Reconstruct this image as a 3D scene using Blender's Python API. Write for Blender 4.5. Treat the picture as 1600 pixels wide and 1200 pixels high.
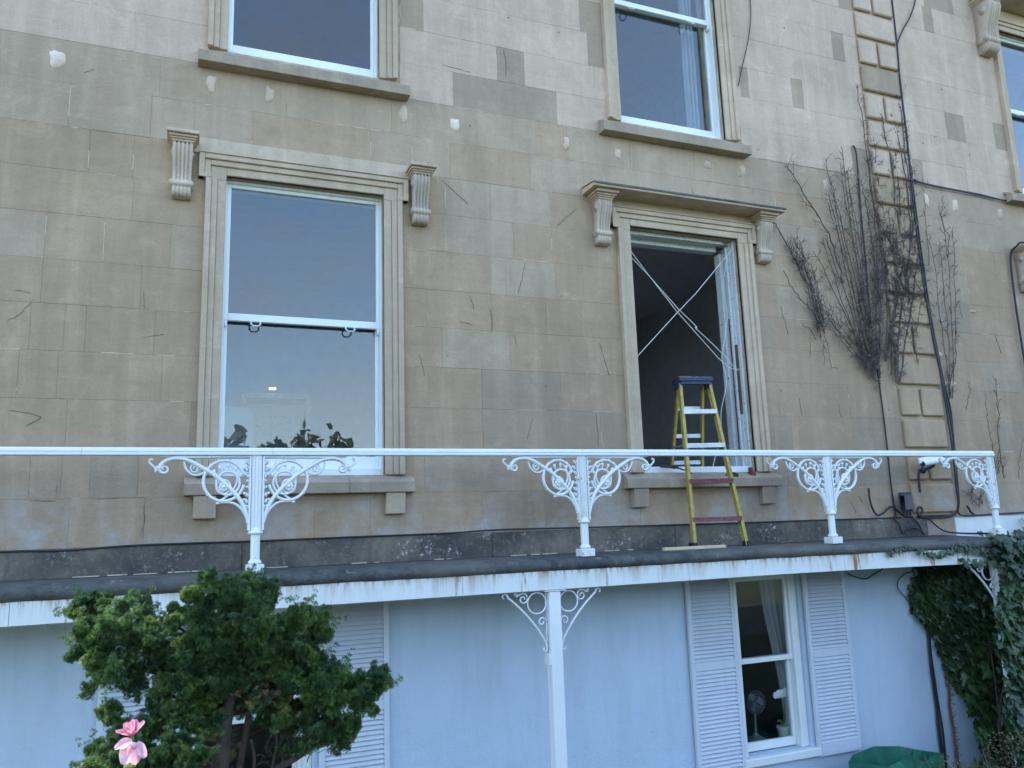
import bpy, math, random
from mathutils import Vector, Matrix
random.seed(11)
R = math.radians
for o in list(bpy.data.objects): bpy.data.objects.remove(o)
S = bpy.context.scene
COL = S.collection

# ------------------------------------------------------------------ camera
cam = bpy.data.cameras.new('camera'); cam_o = bpy.data.objects.new('camera', cam); COL.objects.link(cam_o)
cam.sensor_width = 36; cam.lens = 28.06; cam.clip_start = .05; cam.clip_end = 2000
h = Vector((3113, 115, 1247)).normalized(); u = Vector((-237, -7103, 1247)).normalized()
u = (u - h*u.dot(h)).normalized(); n = u.cross(h)
if n.z < 0: n = -n
rt = Vector((h.x, n.x, u.x)); dn = Vector((h.y, n.y, u.y)); fw = Vector((h.z, n.z, u.z))
M = Matrix((rt, -dn, -fw)).transposed().to_4x4(); M.translation = Vector((0, -6, 0))
cam_o.matrix_world = M
S.camera = cam_o

# ------------------------------------------------------------------ light
SUN_AZ, SUN_EL = -40, 47          # azimuth measured from behind the house (+Y), negative to the left
W = bpy.data.worlds.new('World'); S.world = W; W.use_nodes = True
nt = W.node_tree; bg = nt.nodes['Background']
sky = nt.nodes.new('ShaderNodeTexSky'); sky.sky_type = 'NISHITA'; sky.sun_disc = False
sky.sun_elevation = R(SUN_EL); sky.sun_rotation = R(SUN_AZ); sky.air_density = 1.15; sky.dust_density = .4; sky.ozone_density = 2.2
tc = nt.nodes.new('ShaderNodeTexCoord'); mp = nt.nodes.new('ShaderNodeMapping'); mp.inputs['Scale'].default_value = (2.2, 2.2, 4.5); nt.links.new(tc.outputs['Generated'], mp.inputs[0])
cn = nt.nodes.new('ShaderNodeTexNoise'); cn.inputs['Scale'].default_value = 1.3; cn.inputs['Detail'].default_value = 6; cn.inputs['Roughness'].default_value = .6; nt.links.new(mp.outputs[0], cn.inputs['Vector'])
cr_ = nt.nodes.new('ShaderNodeMapRange'); cr_.inputs[1].default_value = .45; cr_.inputs[2].default_value = .75; cr_.inputs[4].default_value = .6; nt.links.new(cn.outputs['Fac'], cr_.inputs[0])
bw = nt.nodes.new('ShaderNodeRGBToBW'); nt.links.new(sky.outputs[0], bw.inputs[0])
ml = nt.nodes.new('ShaderNodeMath'); ml.operation = 'MULTIPLY'; ml.inputs[1].default_value = .95; nt.links.new(bw.outputs[0], ml.inputs[0])
cm = nt.nodes.new('ShaderNodeMix'); cm.data_type = 'RGBA'; nt.links.new(cr_.outputs[0], cm.inputs[0]); nt.links.new(sky.outputs[0], cm.inputs[6]); nt.links.new(ml.outputs[0], cm.inputs[7])
sx = nt.nodes.new('ShaderNodeSeparateXYZ'); nt.links.new(tc.outputs['Generated'], sx.inputs[0])
hz = nt.nodes.new('ShaderNodeMapRange'); hz.inputs[1].default_value = .02; hz.inputs[2].default_value = .34; nt.links.new(sx.outputs[2], hz.inputs[0])
hm = nt.nodes.new('ShaderNodeMix'); hm.data_type = 'RGBA'; hm.inputs[6].default_value = (.60, .72, .85, 1); hm.inputs[7].default_value = (1, 1, 1, 1); nt.links.new(hz.outputs[0], hm.inputs[0])
hx = nt.nodes.new('ShaderNodeMix'); hx.data_type = 'RGBA'; hx.blend_type = 'MULTIPLY'; hx.inputs[0].default_value = 1; nt.links.new(cm.outputs[2], hx.inputs[6]); nt.links.new(hm.outputs[2], hx.inputs[7])
nt.links.new(hx.outputs[2], bg.inputs[0]); bg.inputs[1].default_value = .15
sd = Vector((math.sin(R(SUN_AZ))*math.cos(R(SUN_EL)), math.cos(R(SUN_AZ))*math.cos(R(SUN_EL)), math.sin(R(SUN_EL))))
sun = bpy.data.lights.new('sun', 'SUN'); sun.energy = 2.4; sun.angle = R(.5); sun.color = (1, .95, .87)
sun_o = bpy.data.objects.new('sun', sun); COL.objects.link(sun_o); sun_o.location = (0, -3, 20)
sun_o.rotation_euler = sd.to_track_quat('Z', 'Y').to_euler()
vs = S.view_settings; vs.view_transform = 'Standard'; vs.look = 'None'; vs.gamma = 1; vs.use_curve_mapping = False; vs.exposure = 2.32
S.cycles.max_bounces = 8; S.cycles.transparent_max_bounces = 16

# ------------------------------------------------------------------ materials
class NT:
    def __init__(s, name):
        s.m = bpy.data.materials.new(name); s.m.use_nodes = True; s.t = s.m.node_tree
        s.b = s.t.nodes['Principled BSDF']; s.out = s.t.nodes['Material Output']; s._p = None
    def n(s, typ, **k):
        x = s.t.nodes.new(typ)
        for a, v in k.items(): setattr(x, a, v)
        return x
    def l(s, a, b): s.t.links.new(a, b)
    def pos(s):
        if s._p is None: s._p = s.n('ShaderNodeNewGeometry').outputs['Position']
        return s._p
    def scaled(s, v):
        m = s.n('ShaderNodeMapping'); m.inputs['Scale'].default_value = v; s.l(s.pos(), m.inputs[0]); return m.outputs[0]
    def noise(s, scale, detail=3, rough=.55, vec=None, dist=0):
        x = s.n('ShaderNodeTexNoise'); x.inputs['Scale'].default_value = scale; x.inputs['Detail'].default_value = detail
        x.inputs['Roughness'].default_value = rough; x.inputs['Distortion'].default_value = dist
        s.l(vec if vec is not None else s.pos(), x.inputs['Vector']); return x.outputs['Fac']
    def ramp(s, f, a, b, c0=(0, 0, 0), c1=(1, 1, 1)):
        x = s.n('ShaderNodeValToRGB'); e = x.color_ramp.elements
        e[0].position = a; e[1].position = b; e[0].color = (*c0, 1); e[1].color = (*c1, 1); s.l(f, x.inputs[0]); return x.outputs[0]
    def mix(s, f, a, b, mode='MIX'):
        x = s.n('ShaderNodeMix', data_type='RGBA', blend_type=mode)
        for i, v in ((0, f), (6, a), (7, b)):
            if hasattr(v, 'links'): s.l(v, x.inputs[i])
            elif i == 0: x.inputs[0].default_value = v
            else: x.inputs[i].default_value = (*v, 1)
        return x.outputs[2]
    def math(s, op, a, b=0):
        x = s.n('ShaderNodeMath', operation=op)
        for i, v in ((0, a), (1, b)):
            if hasattr(v, 'links'): s.l(v, x.inputs[i])
            else: x.inputs[i].default_value = v
        return x.outputs[0]
    def zr(s, z0, z1):                      # 0 at z0 .. 1 at z1 (world height)
        sp = s.n('ShaderNodeSeparateXYZ'); s.l(s.pos(), sp.inputs[0])
        mr = s.n('ShaderNodeMapRange'); s.l(sp.outputs[2], mr.inputs[0])
        mr.inputs[1].default_value = z0; mr.inputs[2].default_value = z1; return mr.outputs[0]
    def bump(s, f, dist=.01, strength=.5):
        x = s.n('ShaderNodeBump'); x.inputs['Distance'].default_value = dist; x.inputs['Strength'].default_value = strength
        s.l(f, x.inputs['Height']); s.l(x.outputs[0], s.b.inputs['Normal'])
    def done(s, col, rough=.8, metal=0, spec=.5):
        if hasattr(col, 'links'): s.l(col, s.b.inputs['Base Color'])
        else: s.b.inputs['Base Color'].default_value = (*col, 1)
        s.b.inputs['Roughness'].default_value = rough; s.b.inputs['Metallic'].default_value = metal
        s.b.inputs['Specular IOR Level'].default_value = spec
        return s.m

def plain(name, col, rough=.6, metal=0, var=.25, scale=9, bump=0, dirt=None, spec=.5):
    k = NT(name); f = k.noise(scale, 4)
    c = k.mix(k.ramp(f, .3, .7), tuple(x*(1-var) for x in col), tuple(min(1, x*(1+var*.6)) for x in col))
    if dirt: c = k.mix(k.ramp(k.noise(scale*2.2, 6, .7), .58, .74), c, dirt)
    if bump: k.bump(k.noise(scale*9, 3), bump, .6)
    return k.done(c, rough, metal, spec)

def stone(name, ca, cb, cc, bloom=False, spec=.2, varn=.16):
    k = NT(name)
    big = k.noise(.9, 3, .6); streak = k.noise(1, 4, .65, k.scaled((7, 7, .75))); hor = k.noise(1, 4, .6, k.scaled((1.3, 1.3, 15)))
    fine = k.noise(60, 4, .75)
    c = k.mix(k.ramp(big, .32, .68), ca, cb)
    c = k.mix(k.math('MULTIPLY', k.ramp(k.noise(1.7, 2, .5), .5, .72), .55), c, cc)
    oi = k.n('ShaderNodeObjectInfo')
    tint = k.ramp(oi.outputs['Random'], 0, 1, (1-varn, 1-varn, 1-varn*1.15), (1+varn*.4, 1+varn*.35, 1+varn*.2))
    c = k.mix(1, c, tint, 'MULTIPLY')
    wide = k.noise(.55, 4, .6, None, .4)
    c = k.mix(k.math('MULTIPLY', k.ramp(wide, .42, .66), .42), c, tuple(x*.72 for x in ca)); c = k.mix(k.math('MULTIPLY', k.ramp(wide, .30, .46, (1, 1, 1), (0, 0, 0)), .35), c, tuple(min(.75, x*1.22) for x in cb))
    c = k.mix(k.math('MULTIPLY', k.ramp(streak, .5, .78), .45), c, tuple(x*1.32 for x in cb))
    c = k.mix(k.math('MULTIPLY', k.ramp(streak, .28, .46, (1, 1, 1), (0, 0, 0)), .3), c, tuple(x*.62 for x in ca))
    c = k.mix(k.math('MULTIPLY', k.ramp(hor, .52, .75), .22), c, tuple(x*.72 for x in ca))
    c = k.mix(k.math('MULTIPLY', k.ramp(fine, .42, .7), .28), c, tuple(x*.66 for x in ca))
    mot = k.noise(3.3, 6, .72, None, .6)
    c = k.mix(k.math('MULTIPLY', k.ramp(mot, .52, .70), .42), c, tuple(x*.70 for x in ca))
    c = k.mix(k.math('MULTIPLY', k.ramp(mot, .30, .45, (1, 1, 1), (0, 0, 0)), .40), c, tuple(min(.75, x*1.30) for x in cb))
    smear = k.noise(1, 5, .75, k.scaled((3.2, 3.2, 9)))
    c = k.mix(k.math('MULTIPLY', k.ramp(smear, .60, .72), .35), c, tuple(min(.75, x*1.35) for x in cb))
    pit = k.ramp(k.noise(95, 3, .8), .66, .72)
    c = k.mix(k.math('MULTIPLY', k.math('MULTIPLY', pit, k.ramp(k.noise(2.1, 3), .48, .6)), .5), c, tuple(x*.42 for x in ca))
    if bloom:
        z = k.zr(.42, .0); nn = k.ramp(k.noise(2.6, 5, .7), .46, .66)
        c = k.mix(k.math('MULTIPLY', k.math('MULTIPLY', z, nn), .6), c, (.44, .45, .46))
    k.bump(k.math('ADD', k.math('MULTIPLY', fine, .4), k.math('ADD', k.math('MULTIPLY', k.noise(9, 5, .65), 1.3), k.math('MULTIPLY', k.math('ADD', hor, smear), .6))), .009, .6)
    return k.done(c, .9, 0, spec)

m = {}
m['mid'] = stone('stone_paler', (0.408, 0.304, 0.213), (0.454, 0.345, 0.247), (0.413, 0.304, 0.206), True, varn=.045)  # paler tone for the higher courses: less dirt, plus lens veil put into colour
m['grime_tone'] = stone('stone_darker', (0.349, 0.264, 0.187), (0.414, 0.315, 0.225), (0.394, 0.286, 0.189), True, varn=.045)  # darker tone for the low courses: grime, and the weaker lens veil there
m['tan'] = stone('stone_tan', (0.352, 0.278, 0.189), (0.404, 0.318, 0.221), (0.420, 0.302, 0.189), True, varn=.07)
m['lower'] = stone('stone_lower', (0.394, 0.280, 0.186), (0.452, 0.325, 0.221), (0.460, 0.309, 0.189), True, varn=.045)
m['upper'] = stone('stone_upper', (0.536, 0.403, 0.302), (0.611, 0.460, 0.348), (0.523, 0.391, 0.292), varn=.05)
m['patch'] = stone('stone_patch', (0.369, 0.283, 0.204), (0.413, 0.318, 0.229), (0.375, 0.285, 0.193), varn=.06)
m['trim'] = stone('stone_trim', (0.501, 0.386, 0.278), (0.580, 0.448, 0.331), (0.535, 0.400, 0.278), varn=.06)
m['sill'] = stone('stone_sill', (0.355, 0.277, 0.205), (0.440, 0.347, 0.257), (0.284, 0.227, 0.175), varn=.05)
m['corbel'] = stone('stone_corbel', (0.504, 0.403, 0.314), (0.594, 0.487, 0.382), (0.370, 0.297, 0.228), varn=.05)
m['repair_pale'] = stone('mortar_repair_pale', (0.735, 0.588, 0.460), (0.798, 0.657, 0.530), (0.735, 0.588, 0.460), varn=.05)
m['repair'] = stone('mortar_repair', (0.562, 0.421, 0.320), (0.648, 0.500, 0.390), (0.562, 0.421, 0.310), varn=.1)
k = NT('mortar'); m['mortar'] = k.done(k.mix(k.ramp(k.noise(6, 5, .7), .4, .62), (.36, .27, .19), (.50, .41, .30)), .95)
m['mortar_pale'] = plain('mortar_pale', (.62, .52, .40), .95, var=.3, scale=14)
k = NT('plinth_stone')
c = k.mix(k.ramp(k.noise(4, 6, .75), .33, .68), (.125, .108, .088), (.24, .20, .155))
c = k.mix(k.math('MULTIPLY', k.ramp(k.noise(.75, 5, .7), .44, .62), .85), c, (.055, .055, .057))
c = k.mix(k.math('MULTIPLY', k.ramp(k.noise(1, 5, .75, k.scaled((9, 9, 2))), .5, .7), .5), c, (.06, .058, .055))
c = k.mix(k.math('MULTIPLY', k.ramp(k.noise(26, 5, .75), .54, .68), .5), c, (.33, .29, .23))
c = k.mix(k.math('MULTIPLY', k.ramp(k.noise(40, 5, .8), .56, .62), k.ramp(k.noise(3.3, 4, .7), .55, .64)), c, (.55, .54, .50))
k.bump(k.noise(22, 5, .7), .012, .9); m['plinth'] = k.done(c, .95, 0, .2)
k = NT('bitumen')
c = k.mix(k.ramp(k.noise(9, 6, .75), .35, .7), (.040, .041, .044), (.125, .122, .117))
c = k.mix(k.ramp(k.noise(3.1, 5, .7), .66, .72), c, (.30, .29, .27))
c = k.mix(k.math('MULTIPLY', k.ramp(k.noise(1, 4, .6, k.scaled((.7, .7, 1))), .5, .62), .55), c, (.16, .15, .12))
c = k.mix(k.ramp(k.noise(13, 6, .8), .60, .66), c, (.20, .19, .17))
k.bump(k.noise(24, 6, .75), .016, .9); m['bitumen'] = k.done(c, .75, 0, .35)

def paint(name, col, rough=.45, chips=None, rust=None, grime_tone=.25, bump=.0015):
    k = NT(name)
    c = k.mix(k.ramp(k.noise(3.2, 5, .65), .35, .7), tuple(x*.93 for x in col), col)
    st = k.noise(1, 5, .7, k.scaled((16, 16, 1.2)))
    c = k.mix(k.math('MULTIPLY', k.ramp(st, .55, .75), grime_tone), c, (.30, .30, .27))
    if chips: c = k.mix(k.ramp(k.noise(34, 5, .75), chips[0], chips[0]+.03), c, chips[1])
    if rust:
        z0, z1 = rust
        r1 = k.ramp(k.noise(1, 5, .72, k.scaled((8, 8, .9))), .48, .62)
        c = k.mix(k.math('MULTIPLY', k.math('MULTIPLY', r1, k.zr(z0, z1)), .75), c, (.36, .25, .12))
        r2 = k.ramp(k.noise(1, 4, .7, k.scaled((26, 26, 3))), .50, .60)
        zz = k.math('POWER', k.zr(z0, z1), 5)
        c = k.mix(k.math('MULTIPLY', r2, zz), c, (.15, .07, .03))
        r3 = k.ramp(k.noise(1, 2, .5, k.scaled((4.3, 4.3, .25))), .60, .635)
        c = k.mix(k.math('MULTIPLY', r3, k.ramp(k.noise(1, 3, .6, k.scaled((30, 30, 4))), .5, .62)), c, (.30, .14, .05))
    k.bump(k.noise(70, 4, .6), bump, .6)
    return k.done(c, rough, 0, .4)
m['white'] = paint('white_paint', (.80, .81, .80), .4, (.70, (.30, .25, .19)), grime_tone=.12)
m['white_worn'] = paint('white_paint_worn', (.66, .67, .66), .55, (.60, (.25, .20, .15)), grime_tone=.4)
m['soffit'] = paint('soffit_paint', (.40, .40, .39), .7, (.60, (.25, .20, .15)), grime_tone=.4)
m['iron'] = paint('white_iron_paint', (.80, .81, .81), .38, (.69, (.28, .20, .15)), grime_tone=.10)
m['iron_chip'] = paint('white_iron_chipped', (.76, .76, .74), .45, (.60, (.22, .19, .17)), grime_tone=.35)
m['fascia'] = paint('fascia_paint', (.74, .75, .74), .42, None, (-.47, -.33), .22)
m['shutter'] = paint('shutter_paint', (.62, .655, .72), .5, (.72, (.4, .37, .33)), grime_tone=.2)
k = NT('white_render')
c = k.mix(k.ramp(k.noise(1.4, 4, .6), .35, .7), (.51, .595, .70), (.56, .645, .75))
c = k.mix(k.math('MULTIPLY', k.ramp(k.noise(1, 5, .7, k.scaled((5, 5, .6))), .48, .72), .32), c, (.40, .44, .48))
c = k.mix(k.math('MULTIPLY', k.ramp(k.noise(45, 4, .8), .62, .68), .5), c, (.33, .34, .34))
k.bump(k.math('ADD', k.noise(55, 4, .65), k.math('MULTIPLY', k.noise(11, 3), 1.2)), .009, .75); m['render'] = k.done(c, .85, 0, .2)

k = NT('window_glass')
gl = k.n('ShaderNodeBsdfGlossy'); gl.inputs['Roughness'].default_value = .0; gl.inputs['Color'].default_value = (1, 1, 1, 1)
tr = k.n('ShaderNodeBsdfTransparent'); tr.inputs['Color'].default_value = (.93, .96, .96, 1)
fr = k.n('ShaderNodeFresnel'); ge = k.n('ShaderNodeNewGeometry')
k.l(k.math('SUBTRACT', 1.62, k.math('MULTIPLY', ge.outputs['Backfacing'], 1.62-1/1.62)), fr.inputs['IOR'])
bp = k.n('ShaderNodeBump'); bp.inputs['Distance'].default_value = .0030; bp.inputs['Strength'].default_value = .6; k.l(k.noise(2.4, 2, .5), bp.inputs['Height'])
k.l(bp.outputs[0], gl.inputs['Normal'])
mx = k.n('ShaderNodeMixShader'); k.l(fr.outputs[0], mx.inputs[0]); k.l(tr.outputs[0], mx.inputs[1]); k.l(gl.outputs[0], mx.inputs[2])
k.l(mx.outputs[0], k.out.inputs['Surface']); m['glass'] = k.m

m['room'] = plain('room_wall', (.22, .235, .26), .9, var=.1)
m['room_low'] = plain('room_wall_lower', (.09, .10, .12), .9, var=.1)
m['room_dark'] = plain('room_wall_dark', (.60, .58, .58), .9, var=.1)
m['door'] = plain('door_paint', (.50, .52, .54), .5, var=.06)
m['curtain'] = plain('curtain_cloth', (.34, .33, .34), .95, var=.1, scale=5)
m['yellow'] = plain('yellow_fibreglass', (.42, .31, .075), .55, var=.25, scale=24, dirt=(.14, .115, .06))
m['alu'] = plain('aluminium', (.55, .56, .58), .4, .7, var=.2, scale=20, dirt=(.3, .3, .3))
m['red_tread'] = plain('red_painted_tread', (.22, .065, .075), .65, var=.5, scale=26, dirt=(.40, .36, .35))
m['blue'] = plain('blue_plastic', (.020, .036, .085), .55, var=.25, scale=18, dirt=(.13, .16, .2))
m['grey_top'] = plain('grey_plastic_top', (.21, .20, .18), .7, var=.25, scale=18)
m['red'] = plain('red_plastic', (.45, .02, .035), .45, var=.15)
m['darkred'] = plain('dark_red_plastic', (.17, .02, .03), .5, var=.2)
m['black'] = plain('black_plastic', (.018, .018, .02), .5, var=.2)
m['box'] = plain('box_plastic', (.045, .043, .05), .6, var=.3, scale=7)
m['cable'] = plain('black_cable', (.020, .020, .026), .6, var=.2)
m['cord'] = plain('white_cord', (.70, .70, .66), .8, var=.1)
m['batten'] = plain('planed_wood', (.60, .47, .29), .7, var=.12, scale=6)
m['wood_bare'] = plain('bare_brown_wood', (.14, .075, .045), .8, var=.35, scale=16)
m['crack'] = plain('crack_dark', (.17, .135, .098), 1, var=.5, scale=9)
m['twig'] = plain('dead_twig', (.105, .085, .074), .9, var=.45, scale=5)
m['twig_pale'] = plain('pale_twig', (.29, .26, .23), .9, var=.3, scale=8)
m['bark'] = plain('bark', (.085, .062, .050), .95, var=.4, scale=30, bump=.01)
m['rusty_leaf'] = plain('dried_leaf', (.20, .085, .05), .9, var=.4, scale=30)
m['stem'] = plain('green_stem', (.10, .14, .05), .7, var=.2)
m['soil'] = plain('soil', (.07, .05, .035), 1, var=.3)
m['tarp'] = plain('green_woven_plastic', (.012, .13, .075), .5, var=.3, scale=10, dirt=(.03, .2, .13))
m['tarp_print'] = plain('pale_print', (.30, .45, .38), .6, var=.2)
m['bush'] = plain('bush_leaf', (.085, .085, .028), .7, var=.5, scale=14)
m['far_leaf'] = plain('far_leaves', (.085, .095, .05), .9, var=.5, scale=1.2)
m['orchid'] = plain('orchid_petal', (.80, .80, .76), .7, var=.05)
m['cream'] = plain('cream_ceramic', (.50, .49, .42), .5, var=.1)
m['wire'] = plain('fan_wire', (.15, .15, .17), .5, .2, var=.1)

def leafmat(name, ca, cb, sc, trans=.3, rough=.55, spec=.4, bias=(.4, .62), rnd=False, fleck=.8):
    k = NT(name)
    c = k.mix(k.ramp(k.noise(sc, 3, .6), *bias), ca, cb)
    c = k.mix(k.math('MULTIPLY', k.ramp(k.noise(sc*7, 3), .42, .6), fleck), c, tuple(x*(.55 if rnd else .45) for x in ca))
    if rnd:
        oi = k.n('ShaderNodeObjectInfo'); c = k.mix(1, c, k.ramp(oi.outputs['Random'], 0, 1, (.65, .65, .7), (1.4, 1.35, 1.1)), 'MULTIPLY')
    k.done(c, rough, 0, spec)
    tl = k.n('ShaderNodeBsdfTranslucent'); k.l(c, tl.inputs[0])
    x = k.n('ShaderNodeMixShader'); x.inputs[0].default_value = trans; k.l(k.b.outputs[0], x.inputs[1]); k.l(tl.outputs[0], x.inputs[2])
    k.l(x.outputs[0], k.out.inputs['Surface']); return k.m
m['conifer'] = leafmat('conifer_foliage', (.060, .125, .046), (.215, .325, .075), 9, .34, .5, .5, bias=(.42, .66))
m['ivy'] = leafmat('ivy_leaf', (.046, .098, .046), (.110, .190, .070), 3, .25, .36, .6, rnd=True)
m['petal'] = leafmat('pink_petal', (.78, .24, .36), (.88, .55, .60), 40, .4, .6, .2, fleck=.12)
m['petal_pale'] = leafmat('pale_pink_petal', (.86, .46, .54), (.92, .68, .71), 30, .4, .6, .2, fleck=.06)
m['grass'] = plain('lawn', (.045, .055, .022), .95, var=.4, scale=3)
m['gravel'] = plain('dark_gravel', (.085, .08, .075), .95, var=.25, scale=12)
k = NT('lamp_glow'); k.b.inputs['Emission Color'].default_value = (1, .97, .9, 1); k.b.inputs['Emission Strength'].default_value = .4; m['lamp'] = k.done((.9, .9, .85))

# ------------------------------------------------------------------ mesh helpers
POS = {}
class MB:
    def __init__(s): s.v = []; s.f = []
    def add(s, vs, fs):
        b = len(s.v); s.v += [tuple(v) for v in vs]; s.f += [tuple(i+b for i in f) for f in fs]; return s
    def box(s, x0, x1, y0, y1, z0, z1, b=0):
        if x0 > x1: x0, x1 = x1, x0
        b = min(b, (x1-x0)*.4, (y1-y0)*.4, (z1-z0)*.4)
        if b <= 0:
            return s.add([(x, y, z) for x in (x0, x1) for y in (y0, y1) for z in (z0, z1)],
                         [(0, 1, 3, 2), (4, 6, 7, 5), (0, 4, 5, 1), (2, 3, 7, 6), (0, 2, 6, 4), (1, 5, 7, 3)])
        V = {}; vs = []; L = ((x0, x1), (y0, y1), (z0, z1))
        for i in (0, 1):
            for j in (0, 1):
                for q in (0, 1):
                    c = (L[0][i], L[1][j], L[2][q]); sg = (1-2*i, 1-2*j, 1-2*q)
                    for a in range(3):
                        p = [c[t] + (0 if t == a else sg[t]*b) for t in range(3)]
                        V[(i, j, q, a)] = len(vs); vs.append(p)
        fs = []
        cyc = ((0, 0), (1, 0), (1, 1), (0, 1))
        for a in range(3):
            for side in (0, 1):
                f = []
                for (p, q) in cyc:
                    idx = [0, 0, 0]; idx[a] = side; idx[(a+1) % 3] = p; idx[(a+2) % 3] = q; f.append(V[(*idx, a)])
                fs.append(tuple(f if side else f[::-1]))
        for a in range(3):                      # bevel faces along edges parallel to axis a
            for p in (0, 1):
                for q in (0, 1):
                    f = []
                    for t, w in ((0, (a+1) % 3), (1, (a+1) % 3), (1, (a+2) % 3), (0, (a+2) % 3)):
                        idx = [0, 0, 0]; idx[a] = t; idx[(a+1) % 3] = p; idx[(a+2) % 3] = q; f.append(V[(*idx, w)])
                    fs.append(tuple(f))
        for i in (0, 1):
            for j in (0, 1):
                for q in (0, 1): fs.append((V[(i, j, q, 0)], V[(i, j, q, 1)], V[(i, j, q, 2)]))
        return s.add(vs, fs)
    def tube(s, pts, r, n=6, sy=1.0, caps=True):
        pts = [Vector(p) for p in pts]; N = len(pts)
        if N < 2: return s
        rs = r if isinstance(r, (list, tuple)) else [r]*N
        vs = []; up = None
        for i, p in enumerate(pts):
            t = (pts[min(i+1, N-1)] - pts[max(i-1, 0)])
            t = t.normalized() if t.length > 1e-9 else Vector((0, 0, 1))
            if up is None:
                up = Vector((0, 1, 0)) if abs(t.y) < .9 else Vector((1, 0, 0))
            a = (up - t*up.dot(t))
            a = a.normalized() if a.length > 1e-6 else t.orthogonal().normalized()
            up = a; b = t.cross(a)
            for q in range(n):
                th = 2*math.pi*(q+.5)/n; vs.append(p + a*(math.cos(th)*rs[i]*sy) + b*(math.sin(th)*rs[i]))
        fs = [(i*n+q, i*n+(q+1) % n, (i+1)*n+(q+1) % n, (i+1)*n+q) for i in range(N-1) for q in range(n)]
        if caps: fs += [tuple(range(n-1, -1, -1)), tuple((N-1)*n+q for q in range(n))]
        return s.add(vs, fs)
    def prism_x(s, prof, x0, x1):               # closed (y,z) profile along X
        n = len(prof); vs = [(x0, y, z) for y, z in prof] + [(x1, y, z) for y, z in prof]
        return s.add(vs, [(i, (i+1) % n, n+(i+1) % n, n+i) for i in range(n)] + [tuple(range(n-1, -1, -1)), tuple(range(n, 2*n))])
    def prism_y(s, prof, y0, y1):               # closed (x,z) profile along Y
        n = len(prof); vs = [(x, y0, z) for x, z in prof] + [(x, y1, z) for x, z in prof]
        return s.add(vs, [(i, (i+1) % n, n+(i+1) % n, n+i) for i in range(n)] + [tuple(range(n-1, -1, -1)), tuple(range(n, 2*n))])
    def lathe(s, cx, cy, prof, n=16, sq=False):  # (r,z) about the vertical
        vs = []
        for r, z in prof:
            for q in range(n):
                th = 2*math.pi*(q+.5)/n; kf = 1/max(abs(math.cos(th)), abs(math.sin(th))) if sq else 1
                vs.append((cx+r*kf*math.cos(th), cy+r*kf*math.sin(th), z))
        P = len(prof)
        return s.add(vs, [(i*n+q, i*n+(q+1) % n, (i+1)*n+(q+1) % n, (i+1)*n+q) for i in range(P-1) for q in range(n)]
                     + [tuple(range(n-1, -1, -1)), tuple((P-1)*n+q for q in range(n))])
    def ball(s, c, r, n=8, sc=(1, 1, 1)):
        vs = []; rows = n//2
        for i in range(rows+1):
            ph = math.pi*i/rows
            for q in range(n):
                th = 2*math.pi*q/n
                vs.append((c[0]+r*sc[0]*math.sin(ph)*math.cos(th), c[1]+r*sc[1]*math.sin(ph)*math.sin(th), c[2]+r*sc[2]*math.cos(ph)))
        return s.add(vs, [(i*n+q, i*n+(q+1) % n, (i+1)*n+(q+1) % n, (i+1)*n+q) for i in range(rows) for q in range(n)])
    def mesh(s, name, mat, smooth=False):
        me = bpy.data.meshes.new(name); me.from_pydata([tuple(v) for v in s.v], [], s.f); me.update()
        me.materials.append(mat)
        if smooth: me.polygons.foreach_set('use_smooth', [True]*len(me.polygons))
        return me
    def build(s, name, mat, parent=None, smooth=False, label=None, kind=None):
        return link(name, s.mesh(name, mat, smooth), parent, label, kind)

def base_of(p): return POS.get(p.name, Vector((0, 0, 0))) if p else Vector((0, 0, 0))
def link(name, me, parent=None, label=None, kind=None, mat4=None):
    o = bpy.data.objects.new(name, me); COL.objects.link(o)
    if parent:
        o.parent = parent; o.matrix_parent_inverse = Matrix.Translation(-base_of(parent))
    if mat4 is not None: o.matrix_basis = mat4
    if label: o['label'] = label
    if kind: o['kind'] = kind
    POS[o.name] = Vector((0, 0, 0)); return o
def thing(name, label, cat, loc=(0, 0, 0), group=None):
    o = bpy.data.objects.new(name, None); COL.objects.link(o); o.location = loc; o.empty_display_size = .1
    POS[o.name] = Vector(loc); return tag(o, label, cat, group)
def tag(o, label, cat, group=None):
    o['label'] = label; o['category'] = cat
    if group: o['group'] = group
    return o
def arc(cx, cz, r0, r1, a0, a1, n=12, y=0):
    out = []
    for i in range(n+1):
        t = i/n; a = R(a0+(a1-a0)*t); r = r0+(r1-r0)*t
        out.append((cx+r*math.cos(a), y, cz+r*math.sin(a)))
    return out
def smooth_path(pts, sub=5):
    P = [Vector(p) for p in pts]; out = []
    for i in range(len(P)-1):
        a = P[max(i-1, 0)]; b = P[i]; c = P[i+1]; d = P[min(i+2, len(P)-1)]
        for j in range(sub):
            t = j/sub
            out.append(.5*((2*b)+(c-a)*t+(2*a-5*b+4*c-d)*t*t+(3*b-a-3*c+d)*t**3))
    out.append(P[-1]); return out

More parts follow.
